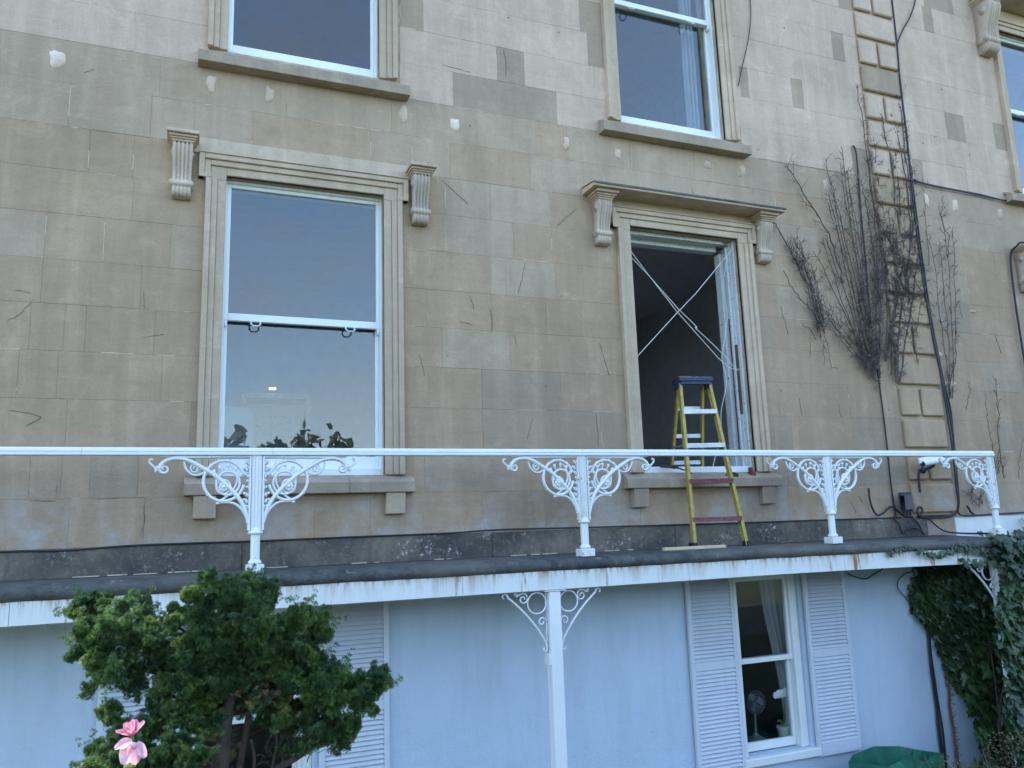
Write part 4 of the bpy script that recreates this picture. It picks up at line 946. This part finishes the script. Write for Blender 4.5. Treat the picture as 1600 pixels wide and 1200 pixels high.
# ------------------------------------------------------------------ dead climbing plants
def grow(stem_mb, twig_mb, pale_mb, path, r0, r1, dens, ln, rr, updir=(0, 1), spread=60, depth=.05, sub=True):
    P = smooth_path([(x, -.03-.02*rr.random(), z) for x, z in path], 6)
    P = [p+Vector((rr.uniform(-.012, .012), rr.uniform(-.012, .006), rr.uniform(-.012, .012))) for p in P]
    rs = [r0+(r1-r0)*i/(len(P)-1) for i in range(len(P))]
    stem_mb.tube(P, rs, 5)
    for i in range(len(P)-1):
        seg = (P[i+1]-P[i]); nn = seg.length*dens; nn *= .55; kk = int(nn)+(1 if rr.random() < nn-int(nn) else 0)
        for _ in range(kk):
            p = P[i]+seg*rr.random(); base = math.atan2(seg.z, seg.x); sd_ = rr.choice((-1, 1))
            a = base+sd_*R(rr.uniform(25, spread)); l = ln*rr.uniform(.35, 1.25); tgt = twig_mb if rr.random() < .82 else pale_mb
            y1 = p.y-rr.uniform(0, depth); pts = [p]; cur = p; steps = 3
            for q in range(steps):
                a += rr.uniform(-.35, .35); cur = cur+Vector((math.cos(a)*l/steps, (y1-p.y)/steps, math.sin(a)*l/steps)); pts.append(cur)
            r_ = rr.uniform(.0020, .0036); tgt.tube(pts, [r_, r_*.9, r_*.7, r_*.35], 3, 1, False)
            if sub:
                for q in range(rr.randint(1, 3)):
                    pp = pts[rr.randint(1, 2)]; aa = a+rr.choice((-1, 1))*rr.uniform(.5, 1.2); l2 = l*rr.uniform(.2, .5)
                    e1 = pp+Vector((math.cos(aa)*l2*.5, -rr.uniform(0, .015), math.sin(aa)*l2*.5)); aa += rr.uniform(-.5, .5)
                    tgt.tube([pp, e1, e1+Vector((math.cos(aa)*l2*.5, -rr.uniform(0, .01), math.sin(aa)*l2*.5))], [r_*.7, r_*.6, r_*.3], 3, 1, False)
def vine(name, label, loc, specs, seed):
    rr = random.Random(seed); t = thing(name, label, 'climbing plant', loc, 'dead climbing plants on the wall'); tw, pl = MB(), MB()
    for (path, r0, r1, dens, ln, spread) in specs:
        st = MB(); grow(st, tw, pl, path, r0, r1, dens, ln, rr, spread=spread); st.build('stem', m['twig'], t)
    tw.build('twigs', m['twig'], t, kind='stuff')
    if pl.v: pl.build('pale_twigs', m['twig_pale'], t, kind='stuff')
rr = random.Random(21); sp = []
ROOT = (6.42, 1.20)
# dense bush-like fan left of the pilaster
for q in range(12):
    f_ = q/11; tip = (5.78+.66*f_+rr.uniform(-.06, .06), (2.55+1.1*math.sin(f_*2.2))*1.0 + rr.uniform(-.25, .2)); mid = (6.05+.36*f_+rr.uniform(-.05, .05), 2.0+.35*f_+rr.uniform(-.1, .1))
    sp.append(([(6.30+.12*f_+rr.uniform(-.04, .04), 1.42+rr.uniform(-.12, .12)), mid, tip], .0065, .003, 30, .13, 70))
for q in range(6): sp.append(([(6.40+rr.uniform(-.06, .06), 1.30+rr.uniform(-.05, .2)), (6.12+rr.uniform(-.1, .1), 1.65+rr.uniform(-.1, .1)), (5.78+rr.uniform(-.1, .1), 1.98+rr.uniform(-.15, .1))], .004, .002, 42, .12, 70))
# long shoot reaching the upper left
sp.append(([(6.10, 2.30), (5.98, 2.75), (5.80, 3.05), (5.62, 3.32), (5.52, 3.50)], .008, .004, 30, .15, 55))
# ladders of drooping side shoots on the pilaster
for x0_, zt in ((6.60, 4.60), (6.66, 3.95), (6.74, 4.0), (6.93, 4.25), (7.0, 3.85), (7.10, 4.3), (7.2, 4.7), (7.24, 4.1), (6.54, 3.4), (6.85, 3.2)):
    P = [(6.44+(x0_-6.6)*.35 + .05*rr.random(), 1.32+rr.uniform(-.05, .25))]
    for kk in range(1, 5): P.append((x0_+(P[0][0]-x0_)*max(0, 1-kk/2.2)+rr.uniform(-.035, .035), P[0][1]+(zt-P[0][1])*kk/4))
    sp.append((P, .0095, .004, 40 if x0_ < 7.15 else 30, .105, 80))
for q in range(42): sp.append(([(6.5+.75*rr.random(), 1.45+rr.random()*1.6), (6.5+.78*rr.random(), 2.0+rr.random()*1.4)], .003, .0015, 40, .10, 80))
for q in range(6): sp.append(([(6.30+.22*rr.random(), 1.30+.5*rr.random()), (6.25+.35*rr.random(), 1.75+.4*rr.random()), (6.3+.3*rr.random(), 2.3+.4*rr.random())], .0035, .0015, 40, .10, 80))
vine('dead_climber', 'leafless dead climber fanning over the rusticated pilaster', (6.42, -.03, 1.2), sp, 31)
sp = []
for x0_ in (7.40, 7.52, 7.62, 7.70): sp.append(([(7.33+rr.uniform(0, .08), 1.15), (7.40+(x0_-7.4)*.6, 1.7+rr.uniform(-.1, .1)), (x0_, 2.5+rr.uniform(-.1, .2)), (x0_+rr.uniform(-.06, .06), 3.0+rr.uniform(-.2, .35))], .005, .002, 26, .10, 70))
sp.append(([(7.62, 2.7), (7.68, 2.95), (7.62, 3.2), (7.70, 3.45)], .005, .002, 8, .2, 60)); sp.append(([(7.34, 2.6), (7.36, 3.2), (7.40, 3.6)], .004, .002, 14, .1, 60))
vine('dead_creeper', 'thin dead creeper shoots right of the pilaster cables', (7.36, -.03, 1.15), sp, 33)
sp = []
for q in range(8):
    f_ = q/7; sp.append(([(5.70+.10*rr.random(), 1.80+rr.uniform(-.1, .1)), (5.62+.10*f_+rr.uniform(-.04, .04), 2.25+rr.uniform(-.05, .1)), (5.40+.22*f_+rr.uniform(-.03, .03), 2.65+rr.uniform(-.2, .15))], .005, .002, 46, .11, 65))
sp.append(([(5.60, 2.25), (5.45, 2.58), (5.34, 2.78), (5.27, 2.86)], .008, .005, 16, .12, 55)); sp.append(([(5.74, 1.85), (5.62, 2.0), (5.45, 2.15), (5.35, 2.36)], .006, .004, 8, .08, 50)); sp.append(([(5.66, 1.70), (5.60, 1.78), (5.50, 1.84)], .005, .003, 4, .06, 50))
sp.append(([(5.72, 1.75), (5.74, 1.6), (5.72, 1.42)], .003, .002, 14, .06, 60)); sp.append(([(5.77, 1.75), (5.80, 1.6), (5.83, 1.40)], .003, .002, 14, .06, 60))
vine('dead_climber', 'smaller dead twiggy climber between the open window and the pilaster', (5.7, -.03, 1.6), sp, 35)
sp = [([(8.02, .30), (8.04, .75), (8.09, 1.1), (8.10, 1.38)], .005, .003, 26, .09, 60), ([(7.95, .35), (7.92, .7), (7.88, 1.0), (7.90, 1.22)], .004, .002, 14, .08, 60), ([(7.62, 1.05), (7.66, 1.2), (7.70, 1.33)], .004, .002, 10, .07, 60),
      ([(8.25, .3), (8.32, .55), (8.42, .75)], .003, .002, 12, .06, 60), ([(7.96, .35), (8.0, .6)], .003, .002, 60, .08, 70)]
for q in range(8): sp.append(([(7.36+.36*rr.random(), -.02+.1*rr.random()), (7.36+.36*rr.random(), .12+.25*rr.random())], .003, .002, 24, .07, 70))
vine('dead_creeper', 'sparse dead creeper on the bare wall at the far right', (8.0, -.03, .3), sp, 37)
sp = [([(6.86, -2.45), (6.855, -2.1), (6.87, -1.75), (6.85, -1.45), (6.82, -1.15)], .012, .008, 60, .03, 80)]
rr2 = random.Random(2); t = thing('dry_creeper', 'reddish brown dry creeper stem up the white wall beside the ivy', 'climbing plant', (6.86, -.03, -2.5), 'dead climbing plants on the wall'); st, tw, pl = MB(), MB(), MB()
grow(st, tw, pl, sp[0][0], .016, .008, 260, .035, rr2, spread=85, depth=.03); st.build('stem', m['rusty_leaf'], t); tw.v += []; tw.build('twigs', m['rusty_leaf'], t, kind='stuff'); pl.build('pale_twigs', m['twig_pale'], t, kind='stuff')

# ------------------------------------------------------------------ ivy
def ivy_leaf():
    w = MB(); o = [(0, -.10), (.30, -.20), (.52, .02), (.36, .20), (.42, .52), (.20, .50), (0, .95), (-.20, .50), (-.42, .52), (-.36, .20), (-.52, .02), (-.30, -.20)]
    w.v = [(x, .10*abs(x)-.05*z*z, z) for x, z in o]+[(0, -.05, .25)]; w.f = [(i, (i+1) % 12, 12) for i in range(12)]; return w
LEAF = ivy_leaf(); me_leaf = LEAF.mesh('leaf', m['ivy'])
ivy = thing('ivy', 'dense dark green ivy swallowing the right end of the verandah and wall', 'ivy', (7.4, -.4, -2.9))
ri = random.Random(77); spots = []
def ivy_edge(z): return 6.62+.0*z+(.0 if z > -.95 else (-.95-z)*.52)
def leaf_mat(x, y, z, s, fy):
    return (Matrix.Translation((x, y, z)) @ Matrix.Rotation(ri.uniform(-.7, .7)+fy, 4, 'Z') @ Matrix.Rotation(ri.uniform(-.85, .15), 4, 'X') @ Matrix.Rotation(math.pi+ri.uniform(-.9, .9), 4, 'Y') @ Matrix.Scale(s, 4))
near = []; rest = MB()
def put(x, y, z, s, fy=0):
    near.append((y, leaf_mat(x, y, z, s, fy)))
# leaves flat on the wall under the roof end
for q in range(4600):
    z = ri.uniform(-2.5, -.42); e = ivy_edge(z)+ri.uniform(-.06, .05)+.05*math.sin(z*9); x = e+(ri.random()**1.3)*1.3
    if z < -1.4 and x < e+.18 and ri.random() < .45: continue
    put(x, -.03-min(.55, (x-e)*.75)*ri.uniform(.55, 1), z, ri.uniform(.055, .10))
# the mass that bulges forward round the corner post and over the roof end
for q in range(5600):
    x = ri.uniform(6.85, 8.9); z = ri.uniform(-2.6, -.22); top = -.285+.09*math.sin(x*3.1)+.06*math.sin(x*7.7)+.045*(x-7)
    z = min(z, top+ri.uniform(-.08, .04)); d = min(1, max(0, (x-6.85)/.5))
    x += -.10*min(1, max(0, (-.55-z)/.3))+.03*math.sin(z*7); put(x, -.78-.10*d*(.6+.4*math.sin(x*4+z*3))+ri.uniform(-.06, .08), z, ri.uniform(.06, .105))
for q in range(420):
    z = ri.uniform(-2.5, -.66); put(max(6.72 if z < -.82 else 6.86, 6.84+ri.gauss(0, .07)), -.76+ri.uniform(-.04, .03), z, ri.uniform(.06, .10))
for q in range(60):
    put(6.97+ri.uniform(-.03, .10), -.77+ri.uniform(-.03, .03), ri.uniform(-.66, -.40), ri.uniform(.055, .08))
for q in range(500):
    x = ri.uniform(7.05, 9.4); top = -.26+.09*math.sin(x*3.1)+.06*math.sin(x*7.7)+.045*(x-7); put(x, ri.uniform(-.8, -.06), top+ri.uniform(-.08, .05), ri.uniform(.05, .085))
# sprigs creeping along the front of the roof edge
for q in range(120):
    x = 5.55+1.5*ri.random()**.75; put(x, -.74+ri.uniform(-.015, .01), -.335+.035*math.sin(x*9)-ri.random()*.07*(x-5.0)/2, ri.uniform(.035, .06))
for q in range(60):
    x = 6.4+.7*ri.random()**.7; put(x, -.735+ri.uniform(-.03, .02), -.34-ri.random()*.17, ri.uniform(.04, .07))
near.sort(key=lambda t_: t_[0])
for i, (y, mt) in enumerate(near):
    if i < 300: link('leaf', me_leaf, ivy, mat4=mt)
    else: rest.add([mt @ Vector(v) for v in LEAF.v], LEAF.f)
rest.build('foliage', m['ivy'], ivy, kind='stuff')
w = MB()
for q in range(18):
    x = 7.05+ri.random()*1.6; w.tube(smooth_path([(x, -.05-.3*ri.random(), -2.9), (x+ri.uniform(-.15, .15), -.15-.3*ri.random(), -2), (x+ri.uniform(-.2, .2), -.1-.3*ri.random(), -1.2), (x+ri.uniform(-.2, .2), -.1, -.5)], 4), .008, 5)
w.build('stems', m['bark'], ivy, kind='stuff')
w = MB()
for q in range(700):
    x = ri.uniform(6.95, 9.3); z = ri.uniform(-2.9, -.45); mt = leaf_mat(x, -.10-.2*ri.random(), z, .12, 0); w.add([mt @ Vector(v) for v in LEAF.v], LEAF.f)
w.build('inner_foliage', m['ivy'], ivy, kind='stuff')

# ------------------------------------------------------------------ conifer in front of the wall
con = thing('conifer_tree', 'bushy dark green cypress with layered sprays in front of the white wall', 'tree', (.17, -2.6, -2.75))
CL = [(0.11,-0.22,0.05),(0.26,-0.23,0.06),(0.03,-0.24,0.03),(0.31,-0.28,0.06),(0.20,-0.27,0.06),(0.06,-0.33,0.06),(0.16,-0.32,0.06),(0.26,-0.34,0.06),(-0.03,-0.33,0.04),(-0.34,-0.28,0.04),(-0.32,-0.24,0.02),(-0.17,-0.29,0.05),(-0.21,-0.35,0.06),(-0.28,-0.35,0.05),(-0.33,-0.36,0.03),(-0.34,-0.42,0.03),(-0.28,-0.46,0.04),(-0.21,-0.44,0.06),(-0.25,-0.52,0.06),(-0.17,-0.54,0.06),(-0.09,-0.46,0.06),(-0.02,-0.47,0.05),(-0.13,-0.39,0.05),(0.04,-0.42,0.05),(0.13,-0.43,0.05),(0.20,-0.39,0.04),(0.28,-0.41,0.04),(0.36,-0.48,0.06),(0.39,-0.55,0.05),(0.29,-0.49,0.05),(0.09,-0.51,0.05),(-0.05,-0.57,0.05),(0.02,-0.57,0.05),(0.42,-0.38,0.05),(0.51,-0.37,0.05),(0.51,-0.43,0.04),(0.47,-0.48,0.04),(0.46,-0.53,0.05),(0.56,-0.58,0.06),(0.64,-0.64,0.06),(0.74,-0.64,0.05),(0.69,-0.71,0.05),(0.57,-0.68,0.07),(0.48,-0.66,0.06),(0.47,-0.72,0.05),(0.56,-0.76,0.05),(0.63,-0.80,0.03),(0.50,-0.81,0.04),(0.06,-0.66,0.04),(0.09,-0.71,0.05),(-0.01,-0.68,0.05),(-0.07,-0.63,0.04),(0.00,-0.76,0.04),(-0.11,-0.71,0.04),(-0.24,-0.64,0.03),(-0.23,-0.76,0.04),(-0.26,-0.78,0.03),(-0.11,-0.79,0.04),(-0.04,-0.81,0.04),(-.17,-.70,.045),(-.16,-.80,.045),(-.20,-.84,.045),(-.09,-.86,.05),(-.02,-.87,.05),(.05,-.83,.045),(.07,-.90,.04),(-.13,-.93,.05),(-.27,-.83,.035),(-.30,-.88,.04)]
rf = random.Random(8); TC = Vector((.17, -2.6, -.55)); fol = MB(); nleaf = 0
def spray(mb, c, d, size, rr):
    # a flat fan of scale-leaf fingers
    d = d.normalized(); sd_ = d.cross(Vector((rr.uniform(-1, 1), rr.uniform(-1, 1), rr.uniform(-1, 1))))
    if sd_.length < 1e-3: sd_ = Vector((1, 0, 0))
    sd_.normalize(); nrm = d.cross(sd_)
    kn = 5
    for i in range(kn):
        a = R(-36+72*i/(kn-1))+rr.uniform(-.12, .12); l = size*(.72+.28*math.cos(a*1.2))*rr.uniform(.8, 1.15); v = d*math.cos(a)+sd_*math.sin(a)
        q = v.cross(nrm).normalized()*size*.05; o = c+v*l*.25+nrm*rr.uniform(-.1, .1)*size; mid = c+v*l*.68+nrm*size*.06; e = c+v*l-nrm*size*.08*rr.random()
        mb.add([o, mid+q, e, mid-q], [(0, 1, 2, 3)])
        for s in (-1, 1):
            vv = (v*.85+q.normalized()*s*.50); o2 = c+v*l*.55; e2 = o2+vv*l*.36; q2 = vv.cross(nrm).normalized()*size*.036
            mb.add([o2, o2.lerp(e2, .6)+q2, e2, o2.lerp(e2, .6)-q2], [(0, 1, 2, 3)])
br = MB(); tk = MB()
def clump(c, r, rr, kn):
    # a tuft: several pointed plumes of sprays that sweep outwards and up
    out = (c-TC); out.z += .06; out = out.normalized() if out.length > .01 else Vector((0, 0, 1)); npl = max(3, kn//26)
    for q in range(npl):
        th = rr.uniform(0, 6.283); z = rr.uniform(-.7, 1); s = math.sqrt(1-z*z); v = Vector((s*math.cos(th), s*math.sin(th)*.8-.15, z))
        ax = (v*.95+out*.55+Vector((0, 0, .25))).normalized(); L = r*rr.uniform(.95, 1.55); b0 = c-ax*r*.25; bend = Vector((rr.uniform(-.3, .3), rr.uniform(-.3, .3), rr.uniform(0, .5)))
        for f in range(38):
            t = f/37; wdt = r*.40*(1-t)**.8*(.55+.45*min(1, t*4)); p = b0+ax*(L*t)+bend*(L*t*t*.35)
            th2 = rr.uniform(0, 6.283); o1 = ax.orthogonal().normalized(); o2 = ax.cross(o1); off = (o1*math.cos(th2)+o2*math.sin(th2))*wdt*rr.random()**.5
            spray(fol, p+off, ax*.95+off.normalized()*.45+Vector((0, 0, .3)), .034*rr.uniform(.6, 1.1)*(1-.30*t), rr)
for (x, z, r) in CL:
    lowf = z < -.6; y = -2.6+rf.uniform(-.16, .16)-(.10 if lowf and x < .1 else 0); kk = (6+y)/3.4
    c = Vector((x*kk, y, z*kk)); r = r*kk*1.08
    clump(c, r, rf, 190)
    for q in range(3):
        a = rf.uniform(0, 6.28); clump(c+Vector((r*.8*math.cos(a), rf.uniform(-.06, .05), r*.7*math.sin(a)+.01)), r*.55, rf, 60)
    for q in range(2):
        a = rf.uniform(-.2, 3.3); d = Vector((math.cos(a)*.8, rf.uniform(-.6, .3), abs(math.sin(a)))); t0 = c+Vector((d.x*r, d.y*r*.8, d.z*r*.9))
        for f_ in range(10): spray(fol, t0+d*.007*f_+Vector((rf.gauss(0, .006), rf.gauss(0, .006), rf.gauss(0, .006))), d+Vector((rf.gauss(0, .4), rf.gauss(0, .4), .5)), .030*rf.uniform(.6, 1), rf)
    if rf.random() < .5:
        s0 = Vector((.16+.04*rf.random(), -2.5, max(-.9, min(-.35, z-.12)))); c.y = -2.5; mid = s0.lerp(c, .5)+Vector((0, .06, -.03)); br.tube(smooth_path([s0, mid, c], 4), [.012-.001*i for i in range(9)], 5)
for (x, z, r) in CL:
    if rf.random() < .75 and not (z < -.66 and .12 < x < .42):
        y = -2.6+rf.uniform(-.20, .05); kk = (6+y)/3.4; clump(Vector(((x+rf.uniform(-.03, .03))*kk, y, (z+rf.uniform(-.03, .02))*kk)), r*.85, rf, 130)
for (x, z) in ((.14, -.60), (.20, -.58), (.27, -.57), (.33, -.56), (.17, -.52), (.25, -.50), (.31, -.50), (.38, -.62), (.42, -.68), (.44, -.75), (.10, -.63)):
    y = -2.6+rf.uniform(-.10, .05); kk = (6+y)/3.4; clump(Vector((x*kk, y, z*kk)), .055, rf, 150)
for q in range(34):
    x, z = rf.uniform(.08, .52), rf.uniform(-.72, -.56); y = -2.6+rf.uniform(.0, .22); kk = (6+y)/3.4; clump(Vector((x*kk, y, z*kk)), .055, rf, 110)
for (x, z) in ((.36, -.72), (.40, -.76), (.46, -.79), (.52, -.72), (.44, -.83), (.30, -.70), (.38, -.80), (.58, -.84), (.34, -.66), (.48, -.60), (.26, -.64)):
    y = -2.6+rf.uniform(-.10, .05); kk = (6+y)/3.4; clump(Vector((x*kk, y, z*kk)), .045, rf, 120)
# hidden back half of the crown
for q in range(110):
    x, z, r = CL[q % len(CL)]
    if z < -.6 and .1 < x < .45: continue
    y = -2.6+rf.uniform(.02, .36); kf = .93 if z > -.6 else .97; c = Vector((.17+(x-.17)*kf, y, z*(6+y)/3.4+rf.uniform(-.03, .03))); clump(c, r*1.2, rf, 110)
for q in range(30): clump(Vector((.17+rf.uniform(-.14, .18), -2.6+rf.uniform(-.10, .2), -.50+rf.uniform(-.10, .09))), .06, rf, 130)
fol.build('foliage', m['conifer'], con, kind='stuff')
br.build('branches', m['bark'], con, True)
tk.tube(smooth_path([(.10, -2.6, -2.8), (.13, -2.6, -1.6), (.145, -2.6, -.90), (.155, -2.6, -.79), (.165, -2.6, -.67), (.19, -2.56, -.56), (.18, -2.45, -.40), (.19, -2.40, -.28)], 5), [.042-.0009*i for i in range(36)], 10)
tk.tube(smooth_path([(.145, -2.58, -1.05), (.21, -2.55, -.92), (.235, -2.55, -.80), (.25, -2.55, -.70)], 5), .013, 7); tk.tube(smooth_path([(.15, -2.6, -1.1), (.30, -2.6, -.93), (.42, -2.6, -.87), (.55, -2.6, -.80)], 5), .014, 7)
tk.tube(smooth_path([(.25, -2.62, -.98), (.27, -2.6, -.86), (.255, -2.6, -.78)], 5), .006, 6); tk.tube(smooth_path([(.32, -2.62, -.94), (.35, -2.6, -.82), (.34, -2.6, -.74)], 5), .005, 6)
tk.build('trunk', m['bark'], con, True)
w = MB()
for q in range(90):
    c = Vector((.24+rf.gauss(0, .07), -2.72+rf.uniform(-.05, .1), -.60+rf.gauss(0, .03))) if q < 45 else Vector((.08+rf.gauss(0, .05), -2.74, -.84+rf.gauss(0, .03)))
    spray(w, c, Vector((rf.uniform(-1, 1), -.6, rf.uniform(-1, .5))), .022, rf)
w.build('dried_sprays', m['rusty_leaf'], con, kind='stuff')
w = MB()
for q in range(150):
    a = Vector((.30+.30*rf.random(), -2.62+rf.uniform(-.05, .05), -.80+rf.gauss(0, .04))); b = a+Vector((rf.uniform(-.05, .06), rf.uniform(-.03, .03), rf.uniform(-.05, .03))); w.tube([a, a.lerp(b, .5)+Vector((0, 0, .008)), b], .0014, 3, 1, False)
w.build('bare_twigs', m['bark'], con, kind='stuff')

# ------------------------------------------------------------------ pink flower close to the camera
fl_ = thing('pink_flower', 'tall pink flowering stem in the sun at the lower left, in front of the conifer', 'flower', (-.11, -3.7, -2.2))
w = MB(); w.tube(smooth_path([(-.16, -3.68, -2.2), (-.125, -3.7, -1.3), (-.112, -3.7, -.62), (-.107, -3.7, -.52), (-.108, -3.69, -.455)], 5), .0035, 7); w.build('stem', m['stem'], fl_, True)
def petal(c, d, up, L, wd, mat, curl=.25, name='petal'):
    d = d.normalized(); s = d.cross(up).normalized(); nn = s.cross(d); NU, NV = 10, 12; vs = []
    for i in range(NU+1):
        f_ = i/NU; ww = wd*math.sin(math.pi*min(1, .12+.80*f_**.8))**.75
        for j in range(NV+1):
            g_ = j/NV*2-1; vs.append(c+d*(L*f_)+s*(g_*ww*.5)+nn*(curl*L*f_*f_+.14*ww*g_*g_+.030*L*math.sin(5*g_+7*f_)*f_+.012*L*math.sin(14*g_)*f_))
    w = MB(); w.add(vs, [(i*(NV+1)+j, i*(NV+1)+j+1, (i+1)*(NV+1)+j+1, (i+1)*(NV+1)+j) for i in range(NU) for j in range(NV)])
    w.build(name, mat, fl_, True)
c = Vector((-.108, -3.70, -.480))
for dx, dy, dz, L, wd in ((-1, -.25, .18, .040, .026), (-.35, -.5, .75, .036, .030), (.25, -.3, .95, .036, .028), (.85, -.1, .65, .038, .026), (.1, .6, .8, .034, .030), (-.5, .4, .5, .034, .026), (-.15, -.9, .35, .026, .026)):
    petal(c, Vector((dx, dy, dz)), Vector((0, -.4, 1)), L, wd, m['petal'], .15)
c = Vector((-.106, -3.712, -.497))
petal(c, Vector((-.9, -.35, -.02)), Vector((0, -.6, 1)), .040, .034, m['petal_pale'], -.2)
petal(c+Vector((0, 0, -.004)), Vector((-.35, -.5, -.75)), Vector((-.5, -1, .3)), .048, .042, m['petal_pale'], -.1); petal(c+Vector((.004, 0, -.004)), Vector((.10, -.3, -.8)), Vector((.1, -1, 0)), .046, .036, m['petal_pale'], -.1)
petal(c+Vector((.008, -.004, -.002)), Vector((.55, -.3, -.75)), Vector((.5, -1, .3)), .042, .026, m['petal_pale'], -.1)
w = MB(); w.ball(c+Vector((.004, -.012, -.006)), .007, 8, (1, 1, 1.3)); w.build('bud', m['petal_pale'], fl_, True)
w = MB()
for q in range(6):
    a = q*1.047; cc = Vector((-.110, -3.705, -.556)); e = cc+Vector((.016*math.cos(a), .016*math.sin(a), .016)); md = cc+Vector((.014*math.cos(a), .014*math.sin(a), .002)); sd_ = Vector((-math.sin(a), math.cos(a), 0))*.007
    w.add([cc+Vector((0, 0, -.010)), md+sd_, e, md-sd_], [(0, 1, 2, 3)])
w.ball((-.110, -3.705, -.552), .011, 8); w.build('calyx', leafmat('pale_calyx', (.35, .42, .18), (.55, .60, .35), 40, fleck=.2), fl_, True)
w = MB(); w.ball((-.170, -3.71, -.560), .013, 8, (1.2, 1, .7)); w.tube([(-.12, -3.7, -.68), (-.15, -3.705, -.62), (-.168, -3.71, -.565)], .0022, 5)
tag(w.build('flower_bud', m['petal_pale'], None, True), 'pale closed flower bud at the bottom edge left of the pink flower', 'flower')

# ------------------------------------------------------------------ green bag and low bush at the foot of the wall
t = thing('garden_bag', 'crumpled green woven garden bag at the foot of the white wall', 'bag', (5.7, -.6, -2.96))
w = MB(); top = [(5.20, -.66, -1.985), (5.33, -.70, -2.02), (5.46, -.72, -1.985), (5.60, -.72, -1.95), (5.645, -.68, -1.925), (5.70, -.62, -1.985), (5.80, -.62, -2.055), (5.92, -.64, -2.015), (6.04, -.62, -2.02), (6.05, -.40, -2.05), (5.90, -.30, -2.02), (5.62, -.28, -1.99), (5.35, -.30, -2.02), (5.2, -.42, -2.03)]
nb = len(top); rows = []
for j in range(6):
    f_ = j/5; rows.append([(5.65+(x-5.65)*(1-.10*f_)+random.uniform(-.012, .012), -.5+(y+.5)*(1+.12*math.sin(f_*3))+random.uniform(-.015, .015), z+(-2.955-z)*f_) for x, y, z in top])
inner = [(5.65+(x-5.65)*.9, -.5+(y+.5)*.85, z-.25) for x, y, z in top]
vs = [v for r_ in rows for v in r_]+inner
w.add(vs, [(j*nb+i, j*nb+(i+1) % nb, (j+1)*nb+(i+1) % nb, (j+1)*nb+i) for j in range(5) for i in range(nb)]+[(i, 6*nb+i, 6*nb+(i+1) % nb, (i+1) % nb) for i in range(nb)]+[tuple(6*nb+i for i in range(nb))])
w.v = [(x, y, z-.02) for x, y, z in w.v]; w.build('bag', m['tarp'], t)
w = MB(); w.box(5.36, 5.40, -.775, -.742, -2.20, -2.07); w.box(5.47, 5.60, -.80, -.745, -2.17, -2.08); w.build('print', m['tarp_print'], t)
t = thing('low_bush', 'low brownish green bush at the lower right corner below the ivy', 'bush', (6.0, -1.2, -2.96)); w = MB()
for q in range(3200):
    x = rf.uniform(5.55, 7.1); f_ = (x-5.55)/1.55; hh = -2.02+.10*math.sin(x*6)+.05*math.sin(x*15)+.10*min(1, f_*2.5); y = -1.1+rf.uniform(-.35, .35); z = hh-abs(y+1.1)*.25-abs(rf.gauss(0, .13)); p = Vector((x, y, z))
    a = rf.uniform(0, 6.28); d = Vector((math.cos(a), math.sin(a), rf.uniform(-.2, .8))).normalized()*rf.uniform(.014, .03); s = d.cross(Vector((rf.uniform(-1, 1), rf.uniform(-1, 1), .5))).normalized()*.008
    w.add([p, p+d*.5+s, p+d, p+d*.5-s], [(0, 1, 2, 3)])
w.build('foliage', m['bush'], t, kind='stuff'); w = MB()
for q in range(60):
    x = rf.uniform(5.6, 7.0); w.tube([(x, -1.1+rf.uniform(-.2, .2), -2.9), (x+rf.uniform(-.1, .1), -1.1+rf.uniform(-.25, .25), -2.4), (x+rf.uniform(-.15, .15), -1.1+rf.uniform(-.3, .3), -2.0+rf.uniform(-.1, .08))], .003, 4)
w.build('twigs', m['twig'], t, kind='stuff')

# ------------------------------------------------------------------ the garden edge behind the camera (seen only in the panes)
rt_ = random.Random(4); w = MB()
for q in range(26000):
    a = rt_.uniform(-70, 75); d = rt_.uniform(26, 32); x = d*math.sin(R(a)); y = -6-d*math.cos(R(a)); top = 4.0+.65*math.sin(a*.21)+.5*math.sin(a*.53+1)+.35*math.sin(a*1.9); z = -1.6+(top+1.6)*rt_.random()**.8
    s = rt_.uniform(.10, .30); v1 = Vector((rt_.uniform(-1, 1), rt_.uniform(-1, 1), rt_.uniform(-1, 1))).normalized()*s; v2 = v1.cross(Vector((rt_.uniform(-1, 1), rt_.uniform(-1, 1), rt_.uniform(-1, 1)))).normalized()*s*.7; p = Vector((x, y, z))
    w.add([p-v1, p+v2, p+v1, p-v2], [(0, 1, 2, 3)])
w.build('far_trees', m['far_leaf'], kind='stuff')
